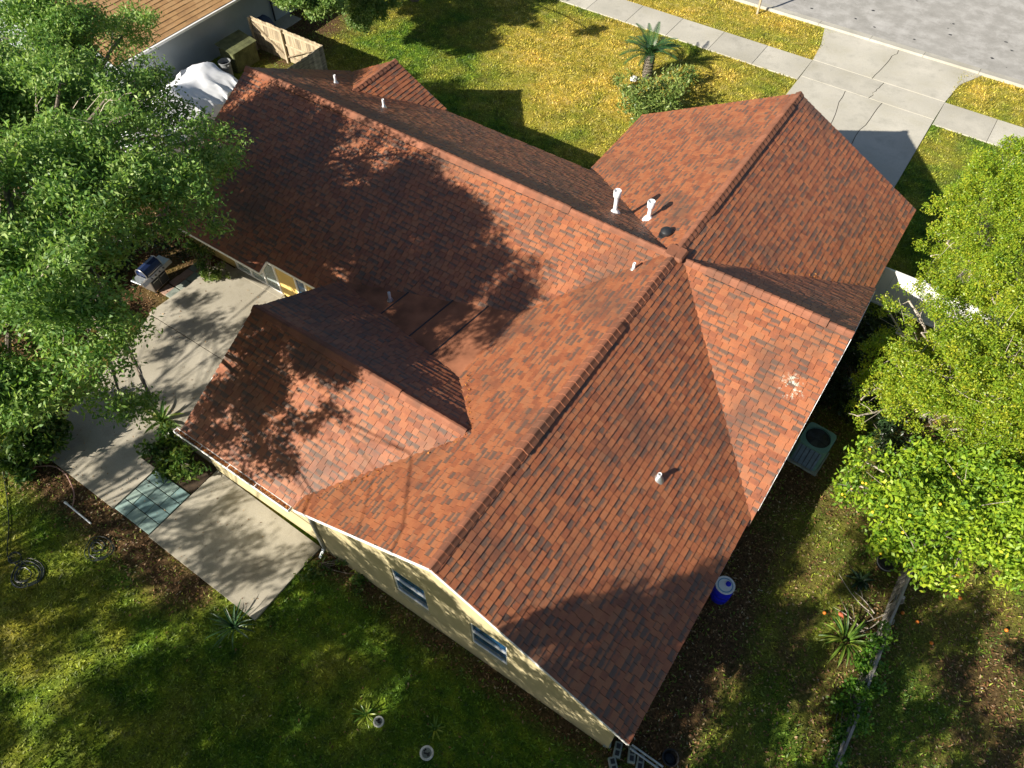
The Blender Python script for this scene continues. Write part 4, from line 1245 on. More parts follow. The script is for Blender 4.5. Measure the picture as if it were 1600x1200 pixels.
# ------------------------------------------------------------------ smaller plants
def leaf_strip(m, p0, dir_, L, w, droop, n=5, rnd=0.5, fold=0.25):
    """one arching strap leaf"""
    d = np.array([dir_[0], dir_[1], 0.0]); d /= max(1e-5, np.linalg.norm(d)); el = dir_[2]
    sd = np.array([-d[1], d[0], 0])
    v = []; p = np.array(p0, float); a = el
    for i in range(n+1):
        t = i/n
        ww = w*(math.sin(math.pi*min(1, 0.18+0.82*t))**0.7 if i < n else 0.02)
        up = np.array([-d[0]*math.sin(a), -d[1]*math.sin(a), math.cos(a)])
        v += [p-sd*ww/2+up*ww*fold, p.copy(), p+sd*ww/2+up*ww*fold]
        p = p+(d*math.cos(a)+np.array([0, 0, math.sin(a)]))*L/n
        a -= droop/n
    f = []
    for i in range(n):
        b = i*3
        f += [(b, b+1, b+4, b+3), (b+1, b+2, b+5, b+4)]
    m.add(v, f, rnd, True)

def rosette(name, label, cat, x, y, n, L, w, el, droop, mat, z=0.03, group=None, spread=0.03):
    t = empty(name, (x, y, z), label=label, cat=cat, group=group)
    for i in range(n):
        m = MB()
        a = i*2.39996+RS.normal(0, .15); e = el*(0.35+0.9*(i/n))+RS.normal(0, .08)
        leaf_strip(m, (spread*math.cos(a), spread*math.sin(a), 0), (math.cos(a), math.sin(a), min(e, 1.45)), L*RS.uniform(0.75, 1.15), w, droop*RS.uniform(.7, 1.2), 6, RS.rand())
        m.build('leaf', mat, t)
    m = MB(); m.lathe([(w*0.7, -0.04), (w*0.9, 0.02), (w*0.5, 0.09)], 8); m.build('stem', mat, t)
    return t
rosette('aloe_plant', 'spiky dark green aloe at the front corner of the patio', 'plant', -5.45, -15.95, 26, 0.85, 0.055, 1.2, 0.9, ALOE)
rosette('bromeliad', 'strap leaved plant with arching pale leaves beside the old board fence', 'plant', 9.65, -6.2, 34, 0.85, 0.062, 1.15, 1.7, STRAP, spread=0.14)
rosette('bromeliad', 'small dark leaved plant beside the black pot at the fence end', 'plant', 9.4, -4.2, 14, 0.4, 0.10, 0.9, 1.3, DARKLEAF)
p_ = at(1362, 672)
rosette('broad_leaf_plant', 'green broad leaved plant under the yellow green tree', 'plant', p_[0]-0.1, p_[1], 12, 0.8, 0.16, 1.1, 1.2, STRAP)
for (px, py, lab, s) in ((572, 1118, 'pale yellow green grassy plant beside the round lawn cap', 0.42), (680, 1140, 'faint green fern by the second lawn cap', 0.34), (565, 890, 'low leafy weed at the foot of the back wall', 0.4)):
    q = at(px, py); rosette('small_plant', lab, 'plant', q[0], q[1], 13, s, 0.05, 1.0, 1.1, STRAP)
p_ = at(255, 660)
rosette('large_leaf_plant', 'long leaved plant at the roof corner by the gutter end', 'plant', p_[0], p_[1], 10, 0.8, 0.14, 1.1, 1.0, SHRLEAF)

def shrub(name, label, blobs, leaf, mat, density=300, per=14, spread=0.1, base=None, up=0.8, stems=14, stemmat=None, cat='shrub'):
    b = base or (blobs[0][0], blobs[0][1])
    t = empty(name, (b[0], b[1], 0), label=label, cat=cat)
    b0 = np.array([b[0], b[1], 0.0])
    cl = clusters(blobs, density)
    v, r = leaf_quads(cl, per, spread, leaf[0], leaf[1], up)
    v = v-b0; v[:, 2] = np.maximum(v[:, 2], 0.02)
    link('foliage', np_mesh('foliage', v, 4, mat, r), t)
    m = MB()
    for q in cl[RS.permutation(len(cl))[:stems]]:
        limb(m, (RS.normal(0, .06), RS.normal(0, .06), 0), q-b0, 0.02, 0.006, 0.2, 3, 5)
    m.build('stems', stemmat or BARK, t, kind='stuff')
    return t
shrub('flowering_shrub', 'leafy green shrub with pale leaf edges below the palm', [pb(1015, 150, 1.1, 38), pb(985, 160, 0.9, 28), pb(1040, 150, 1.0, 34), pb(1000, 185, 0.8, 26), pb(1050, 145, 0.7, 30), pb(1030, 185, 0.5, 28), pb(1068, 115, 0.7, 22), pb(972, 125, 0.8, 15), pb(980, 140, 0.8, 14), pb(1000, 200, 0.4, 16), pb(1045, 120, 0.5, 16)], (0.21, 0.07), PALESHR, 110, 11, 0.14)
shrub('bed_plants', 'dense dark green plants filling the bed by the gutter', [(-11.6, -13.0, 0.5, 0.5), (-10.9, -13.1, 0.55, 0.55), (-10.3, -12.95, 0.5, 0.4), (-11.9, -12.7, 0.6, 0.4), (-11.3, -13.45, 0.3, 0.3), (-12.1, -13.2, 0.5, 0.4)], (0.22, 0.09), SHRLEAF, 300, 10, 0.13, cat='plants')
shrub('patio_edge_shrub', 'glossy green shrub at the left corner of the patio', [pb(40, 690, 0.9, 48), pb(85, 690, 0.6, 26), pb(20, 650, 1.2, 50), pb(70, 660, 0.9, 38), pb(0, 700, 0.8, 40), pb(30, 735, 0.4, 22)], (0.24, 0.09), SHRLEAF, 260, 11, 0.13)
shrub('round_shrub', 'pale green rounded shrub by the sliding door', [pb(335, 422, 0.4, 20), pb(322, 432, 0.3, 12), pb(345, 430, 0.35, 12)], (0.13, 0.06), PALESHR, 420, 12, 0.07)
shrub('wall_shrub', 'spiky leafed shrub against the yellow wall under the eave', [pb(308, 385, 1.2, 22), pb(318, 405, 0.8, 16)], (0.22, 0.05), SHRLEAF, 300, 12, 0.1)
shrub('downspout_weeds', 'green weeds beside the patio under the downspout', [pb(500, 880, 0.15, 20), pb(480, 895, 0.1, 14), pb(545, 875, 0.25, 16), pb(560, 905, 0.15, 16)], (0.13, 0.07), SHRLEAF, 300, 10, 0.08, cat='weeds')
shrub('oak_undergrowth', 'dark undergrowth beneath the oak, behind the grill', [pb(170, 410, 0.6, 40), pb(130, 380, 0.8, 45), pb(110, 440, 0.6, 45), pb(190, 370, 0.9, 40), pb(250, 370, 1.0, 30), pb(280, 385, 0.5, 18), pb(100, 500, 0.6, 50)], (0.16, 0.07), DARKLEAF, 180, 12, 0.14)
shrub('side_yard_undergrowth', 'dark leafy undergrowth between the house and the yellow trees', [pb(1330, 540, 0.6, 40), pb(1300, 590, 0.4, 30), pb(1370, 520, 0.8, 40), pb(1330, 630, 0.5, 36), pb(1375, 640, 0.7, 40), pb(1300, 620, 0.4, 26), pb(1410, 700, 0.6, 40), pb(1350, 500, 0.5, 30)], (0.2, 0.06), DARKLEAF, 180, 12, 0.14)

# sago palm
pt = empty('sago_palm', (-8.98, 16.50, 0), label='sago palm with dark arching fronds on a scaly trunk', cat='palm')
m = MB(); prof = []
for i in range(15):
    z = 0.085*i; prof += [(0.27 if i % 2 else 0.22, z)]
m.lathe(prof, 14); m.build('trunk', BARK, pt)
m = MB()
for i in range(130):
    a = i*2.4; z = 0.05+1.12*i/130
    leaf_strip(m, (0.23*math.cos(a), 0.23*math.sin(a), z), (math.cos(a), math.sin(a), 0.9), 0.16, 0.08, 0.3, 2, RS.rand())
m.build('leaf_bases', SHRLEAF, pt, kind='stuff')
fm = MB(); n = 22
spine = []
a = 0.95; p = np.array([0.0, 0, 0])
for i in range(n+1):
    spine.append(p.copy()); p = p+np.array([math.cos(a), 0, math.sin(a)])*1.55/n; a -= 1.3/n
fm.tube(spine, [0.018*(1-i/n)+0.004 for i in range(n+1)], 5)
for i in range(3, n+1):
    t_ = i/n; L = 0.17*math.sin(math.pi*min(1, 0.2+0.78*t_))+0.05
    for s in (-1, 1):
        dx = (spine[i]-spine[i-1]); dx /= np.linalg.norm(dx)
        dd = dx*0.75+np.array([0, s*0.8, 0.18])
        q = spine[i]; e = q+dd*L
        w_ = dx*0.026
        fm.add([q-w_, q+w_, q+dd*L*0.6+w_*0.9, e, q+dd*L*0.6-w_*0.9], [(0, 1, 2, 3, 4)], RS.rand())
frm = fm.mesh('frond', PALMLEAF)
for i in range(24):
    o = link('frond', frm, pt)
    o.location = (0, 0, 1.15)
    o.rotation_euler = (RS.normal(0, .1), RS.uniform(-0.45, 0.35), i*2.39996)
    s = RS.uniform(0.95, 1.2); o.scale = (s, s, s)
q = at(990, 125)
m = MB(); m.lathe([(0.14, -0.05), (0.2, 0.02), (0.17, 0.16), (0.05, 0.22)], 9); o = m.build('stone', STONE, label='pale rounded stone beside the sago palm', cat='stone'); o.location = (q[0], q[1], 0)

# ------------------------------------------------------------------ things in the garden
# grill, doors facing east
gr = empty('barbecue_grill', (-18.3, -7.85, 0.0), label='steel barbecue grill with navy lid on the patio edge', cat='grill')
gr.rotation_euler = (0, 0, math.radians(8))
m = MB(); m.cbox((-0.28, -0.42, 0.12), (0.28, 0.42, 0.78), 0.02); m.build('cabinet', STEEL, gr)
for s in (-1, 1):
    m = MB(); m.cbox((0.28, min(s*0.01, s*0.39), 0.16), (0.30, max(s*0.01, s*0.39), 0.66), 0.005); d_ = m.build('door', BLACKM, gr)
    m = MB(); m.obox((0.33, s*0.06, 0.6), (0.33, s*0.34, 0.6), 0.02, 0.02); m.build('handle', STEEL, d_)
m = MB(); m.add([(0.26, -0.78, 0.78), (0.26, 0.78, 0.78), (0.42, 0.78, 0.80), (0.42, -0.78, 0.80), (0.26, -0.78, 0.94), (0.26, 0.78, 0.94), (0.34, 0.78, 0.94), (0.34, -0.78, 0.94)],
              [(0, 3, 2, 1), (4, 5, 6, 7), (0, 1, 5, 4), (1, 2, 6, 5), (2, 3, 7, 6), (3, 0, 4, 7)]); pn = m.build('control_panel', STEEL, gr)
for i in range(4):
    m = MB(); y = -0.33+0.22*i; m.tube([(0.375, y, 0.87), (0.42, y, 0.885)], 0.032, 10); m.build('knob', BLACKM, pn)
for s in (-1, 1):
    m = MB(); m.cbox((-0.26, min(s*0.44, s*0.80), 0.86), (0.26, max(s*0.44, s*0.80), 0.90), 0.01); m.build('side_shelf', STEEL if s > 0 else GALV, gr)
m = MB(); pr = [(0.27, 0.92), (0.25, 1.05), (0.15, 1.19), (0.0, 1.24), (-0.16, 1.2), (-0.26, 1.08), (-0.28, 0.90)]
v = [(x, -0.42, z) for x, z in pr]+[(x, 0.42, z) for x, z in pr]; n = len(pr)
m.add(v, [tuple(reversed(range(n))), tuple(range(n, 2*n))]+[(i, i+1, n+i+1, n+i) for i in range(n-1)]); ld = m.build('lid', NAVY, gr)
for s in (-1, 1):
    m = MB(); m.tube([(x, s*0.43, z+0.012) for x, z in pr], 0.018, 6); m.build('lid_trim', STEEL, ld)
m = MB(); m.tube([(0.31, -0.36, 1.0), (0.34, -0.3, 1.02), (0.34, 0.3, 1.02), (0.31, 0.36, 1.0)], 0.015, 8); m.build('lid_handle', STEEL, ld)
for sx_ in (-1, 1):
    for sy_ in (-1, 1):
        m = MB(); m.tube([(sx_*0.22, sy_*0.36-0.02, 0.06), (sx_*0.22, sy_*0.36+0.02, 0.06)], 0.06, 12); m.build('caster', BLACKP, gr)
gr.location.z = 0.02

# air conditioner beside the east eave
ac = empty('air_conditioner', (6.42, -0.82, 0), label='teal grey air conditioner unit with top fan beside the east eave', cat='air conditioner')
ac.rotation_euler = (0, 0, math.radians(-4))
def rrect(hx, hy, r, n=4):
    out = []
    for cx, cy, a0 in ((hx-r, hy-r, 0), (-hx+r, hy-r, 90), (-hx+r, -hy+r, 180), (hx-r, -hy+r, 270)):
        for i in range(n+1):
            t_ = math.radians(a0+90*i/n); out.append((cx+r*math.cos(t_), cy+r*math.sin(t_)))
    return out
hx, hy, ah = 0.49, 0.49, 1.2
R_ = []
for k_ in range(40):
    a_ = 2*math.pi*k_/40; q_ = 0.49/(abs(math.cos(a_))**7+abs(math.sin(a_))**7)**(1/7); R_.append((q_*math.cos(a_), q_*math.sin(a_)))
m = MB(); m.prism(rrect(hx-0.03, hy-0.03, 0.08), 0.06, ah-0.06); m.build('cabinet', TEAL, ac)
# top ring with a round opening
m = MB(); n = len(R_); ring = []
for x, y in R_:
    a_ = math.atan2(y, x); ring.append((0.41*math.cos(a_), 0.41*math.sin(a_)))
v = [(x, y, ah-0.06) for x, y in R_]+[(x, y, ah-0.012) for x, y in R_]+[(x*.97, y*.97, ah) for x, y in R_]+[(x, y, ah+0.01) for x, y in ring]+[(x*.96, y*.96, ah-0.04) for x, y in ring]
f = []
for k_ in range(4):
    for i in range(n):
        j = (i+1) % n; f.append((k_*n+i, k_*n+j, (k_+1)*n+j, (k_+1)*n+i))
m.add(v, f, 0.5, False); m.build('top_panel', TEAL, ac)
m = MB(); m.lathe([(0.405, ah-0.055), (0.395, ah-0.05)], 24); m.build('fan_well', BLACKM, ac)
m = MB()
for i in range(4):
    a_ = i*math.pi/2
    v = []
    for r_, da, z in ((0.06, -0.5, -0.0), (0.37, -0.35, 0.012), (0.37, 0.35, -0.012), (0.06, 0.5, -0.0)):
        v.append((r_*math.cos(a_+da), r_*math.sin(a_+da), ah-0.03+z))
    m.add(v, [(0, 1, 2, 3)])
m.lathe([(0.07, ah-0.04), (0.07, ah-0.01), (0.02, ah)], 14); m.build('fan', FANBL, ac)
m = MB()
for r_ in (0.10, 0.18, 0.26, 0.33, 0.40):
    m.tube([(r_*math.cos(t_), r_*math.sin(t_), ah+0.012) for t_ in np.linspace(0, 2*math.pi, 25)], 0.004, 4, cap=False)
for i in range(8):
    a_ = i*math.pi/4; m.tube([(0.07*math.cos(a_), 0.07*math.sin(a_), ah+0.013), (0.43*math.cos(a_), 0.43*math.sin(a_), ah+0.013)], 0.004, 4)
m.build('fan_guard', BLACKM, ac)
for face in range(4):
    rz = face*math.pi/2
    for i in range(15):
        z = 0.12+0.066*i
        m = MB(); m.add([(-0.38, -hy+0.03, z), (0.38, -hy+0.03, z), (0.38, -hy-0.005, z-0.02), (-0.38, -hy-0.005, z-0.02), (-0.38, -hy+0.03, z+0.03), (0.38, -hy+0.03, z+0.03)],
                        [(3, 2, 1, 0), (3, 0, 4), (2, 5, 1), (4, 5, 2, 3)])
        o = m.build('louvre', TEALD if face != 1 else TEAL, ac); o.rotation_euler = (0, 0, rz)
    for x in (-0.3, -0.15, 0.0, 0.15, 0.3):
        m = MB(); m.box((x-0.008, -hy-0.016, 0.1), (x+0.008, -hy-0.004, 1.12)); o = m.build('guard_bar', BLACKM, ac); o.rotation_euler = (0, 0, rz)
m = MB(); m.cbox((-0.56, -0.56, -0.05), (0.56, 0.56, 0.06), 0.015); m.build('pad', BLOCK, ac)
# blue barrel
bb = empty('rain_barrel', (6.02, -7.02, 0), label='bright blue plastic barrel with pale lid under the eave corner', cat='barrel')
m = MB(); m.lathe([(0.25, 0), (0.275, 0.03), (0.285, 0.28), (0.295, 0.30), (0.285, 0.32), (0.285, 0.56), (0.295, 0.58), (0.285, 0.6), (0.275, 0.84), (0.255, 0.87)], 28); m.build('drum', BLUE, bb)
m = MB(); m.lathe([(0.262, 0.855), (0.285, 0.86), (0.285, 0.895), (0.262, 0.90), (0.258, 0.88)], 28); m.build('rim', WHITE, bb)
m = MB(); m.lathe([(0.255, 0.872), (0.23, 0.876), (0.22, 0.888), (0.2, 0.888), (0.195, 0.874), (0.01, 0.876)], 28); m.build('lid', BLUELID, bb)
m = MB(); m.lathe([(0.08, 0.87), (0.08, 0.91), (0.065, 0.92), (0.01, 0.92)], 16, (0.06, 0.08, 0)); m.build('plug', BLUE, bb)
# hoses
def coil(cx, cy, r, turns, jitter, z0=0.03):
    pts = []; n = int(turns*26); ph = RS.uniform(0, 6)
    ox, oy = 0, 0
    for i in range(n+1):
        a_ = ph+2*math.pi*i/26
        k_ = i//26
        ox = 0.12*r*math.sin(k_*2.1+1); oy = 0.12*r*math.cos(k_*1.7)
        rr = r*(0.72+0.28*math.sin(k_*1.9+0.4))*(1+0.06*math.sin(3*a_))
        pts.append((cx+ox+rr*math.cos(a_)+RS.normal(0, jitter), cy+oy+0.85*rr*math.sin(a_)+RS.normal(0, jitter), z0+0.012*(i//26 % 3)))
    return pts
def smooth_path(ctrl, n=8):
    out = []
    c = [np.array(p, float) for p in ctrl]; c = [c[0]]+c+[c[-1]]
    for i in range(1, len(c)-2):
        for k_ in range(n):
            t_ = k_/n; a_, b_, d_, e_ = c[i-1], c[i], c[i+1], c[i+2]
            out.append(0.5*((2*b_)+(-a_+d_)*t_+(2*a_-5*b_+4*d_-e_)*t_*t_+(-a_+3*b_-3*d_+e_)*t_**3))
    out.append(c[-2]); return out
q = at(42, 898)
m = MB(); m.tube(coil(q[0], q[1], 0.52, 5.5, 0.006), 0.017, 6)
q2 = [at(x, y, 0.03) for x, y in ((30, 885), (12, 868), (14, 820), (10, 770), (2, 720), (-4, 660))]
m.tube(smooth_path(q2), 0.017, 6)
q3 = coil(*at(24, 872)[:2], 0.22, 2.2, 0.005)
m.tube(q3, 0.017, 6)
m.build('garden_hose', RUBBER, label='dark garden hose coiled on the lawn at the left edge', cat='hose')
q = at(155, 858)
m = MB(); m.tube(coil(q[0], q[1], 0.5, 3.4, 0.008, 0.035), 0.014, 6); m.tube(coil(q[0]-0.1, q[1]+0.05, 0.24, 2, 0.006, 0.03), 0.014, 6)
m.build('garden_hose', RUBBER, label='thin dark hose coiled in the leaves below the tile path', cat='hose')
m = MB(); m.tube(smooth_path([at(x, y, z) for x, y, z in ((22, 722, .05), (50, 729, .05), (80, 728, .08), (100, 738, .09), (112, 758, .06), (116, 775, .03), (113, 792, .03))]), 0.02, 6)
m.build('garden_hose', PINKH, label='faded hose draped over the patio edge', cat='hose')
a_, b_ = at(102, 785, 0.05), at(142, 818, 0.05)
m = MB(); m.tube([a_, b_], 0.028, 10); pp = m.build('plastic_pipe', PVC, label='short white plastic pipe lying on the leaves', cat='pipe')
m = MB(); d_ = (b_-a_)/np.linalg.norm(b_-a_); m.tube([a_-d_*0.02, a_+d_*0.1], 0.042, 10); m.build('coupling', PVC, pp)
# lawn caps
for (px, py, lab, r_) in ((592, 1128, 'smaller round concrete lawn cap beside the pale plant', 0.15), (667, 1177, 'larger round concrete lawn cap near the bottom edge', 0.19)):
    q = at(px, py)
    t = empty('lawn_cap', (q[0], q[1], 0), label=lab, cat='utility cap')
    m = MB(); m.lathe([(r_, -0.05), (r_, 0.06), (r_*0.93, 0.075), (r_*0.75, 0.075), (r_*0.72, 0.06)], 22); m.build('rim', STONE, t)
    m = MB(); m.lathe([(r_*0.71, 0.045), (r_*0.69, 0.064), (0.01, 0.066)], 20); m.build('lid', BLOCK, t)
    m = MB()
    for i in range(9):
        a_ = RS.uniform(0, 6.28); rr = r_*RS.uniform(0.05, 0.5); m.cbox((rr*math.cos(a_)-0.02, rr*math.sin(a_)-0.02, 0.06), (rr*math.cos(a_)+0.025, rr*math.sin(a_)+0.02, 0.085), 0.006)
    m.build('pebbles', BLACKP, t, kind='stuff')
# pot at the bottom edge
q = at(1045, 1187)
t = empty('plant_pot', (q[0], q[1], 0), label='empty black plastic pot on the grass at the bottom edge', cat='pot')
m = MB(); m.lathe([(0.16, 0), (0.2, 0.26), (0.225, 0.27), (0.225, 0.31), (0.2, 0.31), (0.185, 0.27), (0.15, 0.08), (0.01, 0.07)], 24); m.build('body', BLACKP, t)
m = MB(); m.lathe([(0.11, 0.09), (0.11, 0.13), (0.085, 0.13), (0.08, 0.1), (0.01, 0.1)], 18); m.build('inner_ring', BLACKM, t)
t = empty('plant_pot', (9.85, -3.25, 0), label='grey black pot under the citrus tree at the fence end', cat='pot')
m = MB(); m.lathe([(0.22, 0), (0.27, 0.28), (0.275, 0.30), (0.265, 0.31), (0.29, 0.33), (0.29, 0.38), (0.26, 0.38), (0.24, 0.3), (0.01, 0.28)], 24); m.build('body', BLACKP, t)
m = MB(); m.lathe([(0.278, 0.2), (0.283, 0.21), (0.278, 0.22)], 24); m.build('band', GALV, t)
# leaves blown onto the patio
n = 900
x = RS.uniform(-17, -5.2, n); y = RS.uniform(-15.3, -6, n)
k = ((x < -9.9) | (y < -12.7)) & (RS.rand(n) < np.clip(2.2*vnoise(x, y, 0.9, 6)-0.6, 0.05, 1))
x, y = x[k], y[k]
link('patio_leaves', np_mesh('patio_leaves', flat_leaves(len(x), x, y, 0.03, 0.075), 4, LITTER, RS.rand(len(x))), kind='stuff', label='scattered dead leaves on the patio slabs', cat='fallen leaves')
# small terracotta pot among the oranges
q = at(1313, 962); t = empty('terracotta_pot', (q[0], q[1], 0), label='small red terracotta pot lying by the strap leaved plant', cat='pot')
m = MB(); m.tube([(-0.08, 0, 0.07), (0.06, 0.02, 0.085), (0.1, 0.025, 0.09)], [0.055, 0.08, 0.085], 12); m.build('body', TERRA, t)
m = MB(); m.tube([(0.075, 0.021, 0.087), (0.11, 0.026, 0.091)], 0.095, 12); m.build('rim', TERRA, t)
om = MB(); om.lathe([(0.003, 0.0), (0.03, 0.006), (0.05, 0.03), (0.055, 0.055), (0.046, 0.085), (0.026, 0.104), (0.004, 0.108)], 14)
ome = om.mesh('fallen_orange', ORANGE)
for (px, py), lab in zip(((1288, 958), (1410, 958), (1433, 972), (1455, 1005), (1572, 985), (1500, 935)),
        ('fallen orange left of the red pot', 'fallen orange right beside the old fence top', 'bright fallen orange in the leaves right of the fence', 'fallen orange farthest down the shaded grass', 'fallen orange on the sunlit dry patch at the right', 'fallen orange just under the citrus leaves')):
    q = at(px, py, 0.04); o = link('fallen_orange', ome)
    tag(o, lab, 'orange', 'fallen oranges under the citrus tree'); o.location = (q[0], q[1], 0.01)

# concrete blocks and a pipe rail at the house corner
bl = 0
for px, py, rz, lab in ((950, 1155, 0.1, 'concrete block tight against the house corner'), (965, 1172, 0.05, 'second concrete block out from the house corner'), (987, 1180, 0.15, 'third concrete block, next to the pipe rail'), (1000, 1192, 0.1, 'outermost concrete block at the bottom edge'), (958, 1196, 0.5, 'pale concrete block tipped on the grass below the row')):
    q = at(px, py, 0.1)
    t = empty('concrete_block', (q[0], q[1], 0), rz+0.25, label=lab, cat='block', group='concrete blocks by the corner')
    m = MB(); m.cbox((-0.10, -0.2, 0), (0.10, 0.2, 0.19), 0.012); m.build('body', BLOCK, t)
    for s in (-1, 1):
        m = MB(); m.box((-0.055, s*0.09-0.065, 0.186), (0.055, s*0.09+0.065, 0.192)); m.build('core', BLACKM, t)  # block is solid; thin black plate paints the shade of the open hollow
a_, b_ = at(985, 1168, 0.35), at(1034, 1203, 0.35)
t = empty('pipe_rail', (a_[0], a_[1], 0), label='grey metal pipe rail lying beside the concrete blocks', cat='rail')
a2 = a_-np.array([a_[0], a_[1], 0]); b2 = b_-np.array([a_[0], a_[1], 0])
for dz, dy in ((0, 0), (0.02, 0.1)):
    m = MB(); m.tube([a2+np.array([0, dy, dz-0.1]), b2+np.array([0, dy, dz-0.1])], 0.028, 8); m.build('pipe', GALV, t)
for f_ in (0.1, 0.85):
    p = a2+(b2-a2)*f_; m = MB(); m.box((p[0]-0.03, p[1]-0.03, 0), (p[0]+0.03, p[1]+0.13, p[2]-0.12)); m.build('support', BLOCK, t)

# old leaning board fence with vines
of = empty('old_fence', (10.35, -6.4, 0), label='old grey board fence half buried in vines on the right', cat='fence')
y = -9.9
while y < -3.2:
    w = 0.16*RS.uniform(0.85, 1.15); hgt = 0.78*RS.uniform(0.75, 1.08); ln = RS.normal(0.10, 0.05)
    m = MB(); yc = y+6.4
    m.add([(-0.012, yc, 0), (0.012, yc, 0), (0.012, yc+w-0.012, 0), (-0.012, yc+w-0.012, 0), (-0.012+ln, yc, hgt), (0.012+ln, yc, hgt), (0.012+ln, yc+w-0.012, hgt*0.97), (-0.012+ln, yc+w-0.012, hgt*0.97)],
          [(0, 3, 2, 1), (4, 5, 6, 7), (0, 1, 5, 4), (1, 2, 6, 5), (2, 3, 7, 6), (3, 0, 4, 7)])
    m.build('plank', GREYWOOD, of)
    y += w
for z in (0.2, 0.62):
    m = MB(); m.obox((0.06, -3.45, z), (0.09, 3.1, z+0.02), 0.05, 0.09); m.build('rail', GREYWOOD, of)
for ya, yb in ((-3.45, -1.9), (-1.2, 0.9), (1.0, 3.15)):
    m = MB(); m.obox((0.09+RS.normal(0, .02), ya, 0.78), (0.1+RS.normal(0, .02), yb, 0.82), 0.065, 0.03, rnd=0.5); m.build('top_board', GREYWOOD, of)
for yy in (-3.3, -0.6, 2.0, 3.1):
    m = MB(); m.obox((0.1, yy, 0), (0.14, yy, 0.8), 0.09, 0.09); m.build('post', GREYWOOD, of)
shrub('climbing_vine', 'bright green vine smothering the middle of the old board fence', [(10.4, -7.9, 0.75, 0.5), (10.35, -8.5, 0.7, 0.45), (10.2, -8.2, 0.4, 0.5), (10.5, -7.5, 0.6, 0.4), (10.45, -8.9, 0.6, 0.35)], (0.10, 0.075), IVY, 420, 14, 0.08, cat='vine')
shrub('climbing_vine', 'yellow green vine on the old fence beside the strap leaved plant', [(10.4, -6.3, 0.8, 0.4), (10.35, -5.8, 0.8, 0.3), (10.4, -6.8, 0.7, 0.35), (10.2, -6.6, 0.5, 0.3)], (0.10, 0.07), IVY, 420, 14, 0.08, cat='vine')
shrub('climbing_vine', 'vine tuft on the old fence at the bottom edge', [(10.5, -9.7, 0.6, 0.35), (10.4, -9.4, 0.5, 0.3), (10.6, -10.1, 0.4, 0.4)], (0.10, 0.07), IVY, 420, 14, 0.08, cat='vine')
# dead branches by the fence
m = MB()
for k_ in range(6):
    p0 = np.array([RS.uniform(9.9, 10.35), RS.uniform(-5.9, -4.6), RS.uniform(0.05, 0.35)]); p1 = p0+np.array([RS.uniform(-1.4, -0.4), RS.uniform(-0.8, 0.9), RS.uniform(-0.2, 0.1)])
    p1[2] = max(p1[2], 0.04); pts = limb(m, p0, p1, 0.018, 0.005, 0.1, 5, 5)
    q = np.array(pts[3]); limb(m, q, q+np.array([RS.uniform(-0.5, -0.1), RS.uniform(-0.5, 0.5), 0.05]), 0.009, 0.003, 0.1, 3, 4)
m.build('dead_branches', TWIG, label='bare fallen branches leaning on the old fence', cat='branches')

# white vinyl fence off the garage wall
vf = empty('vinyl_fence', (5.40, 7.45, 0), label='white vinyl fence between garage wall and yellow green trees', cat='fence')
for i in range(12):
    m = MB(); x0 = 0.02+0.38*i
    m.box((x0+0.004, -0.02, 0.08), (x0+0.376, 0.02, 1.7)); m.build('panel', VINYL, vf)
for x in (1.72, 3.6, 4.6):
    m = MB(); m.cbox((x, -0.065, 0), (x+0.13, 0.065, 1.9), 0.02); m.build('post', VINYL, vf)
m = MB(); m.box((0, -0.045, 1.7), (4.6, 0.045, 1.82)); m.build('top_rail', VINYL, vf)
m = MB(); m.box((0, -0.045, 0.02), (4.6, 0.045, 0.10)); m.build('bottom_rail', VINYL, vf)

# board fence and gate beside the neighbour
wf = empty('board_fence', (-22.6, 7.1, 0), label='weathered board fence corner with a braced gate', cat='fence')
n = 34
for i in range(n):
    x0 = -5.2+5.2*i/n
    m = MB(); m.box((x0+0.004, 0, 0.04), (x0+5.2/n-0.004, 0.022, 1.82+RS.uniform(-.02, .03))); m.build('plank', WOOD, wf)
n = 16
for i in range(n):
    y0 = -2.5+2.5*i/n
    m = MB(); m.box((0.0, y0+0.004, 0.04), (0.022, y0+2.5/n-0.004, 1.82+RS.uniform(-.02, .03))); m.build('plank', GREYWOOD, wf)
for z in (0.3, 0.95, 1.62):
    m = MB(); m.box((-5.2, -0.05, z), (-0.0, -0.002, z+0.10)); m.build('rail', WOOD, wf)
    m = MB(); m.box((-0.05, -2.5, z), (-0.002, -0.055, z+0.10)); m.build('rail', WOOD, wf)
for x in (-5.2, -2.9, -0.11):
    m = MB(); m.box((x, -0.15, 0), (x+0.1, -0.052, 1.8)); m.build('post', WOOD, wf)
gt = MB(); gt.obox((-2.75, -0.075, 0.35), (-0.2, -0.075, 1.6), 0.03, 0.1, (0, 1, 0)); gt.build('brace', WOOD, wf)
m = MB(); m.obox((-5.0, -0.075, 1.6), (-3.0, -0.075, 0.4), 0.03, 0.1, (0, 1, 0)); m.build('brace', WOOD, wf)
m = MB(); m.cbox((-0.35, -2.62, 0), (0.02, -2.5, 0.5), 0.02); m.build('footing', STONE, wf)

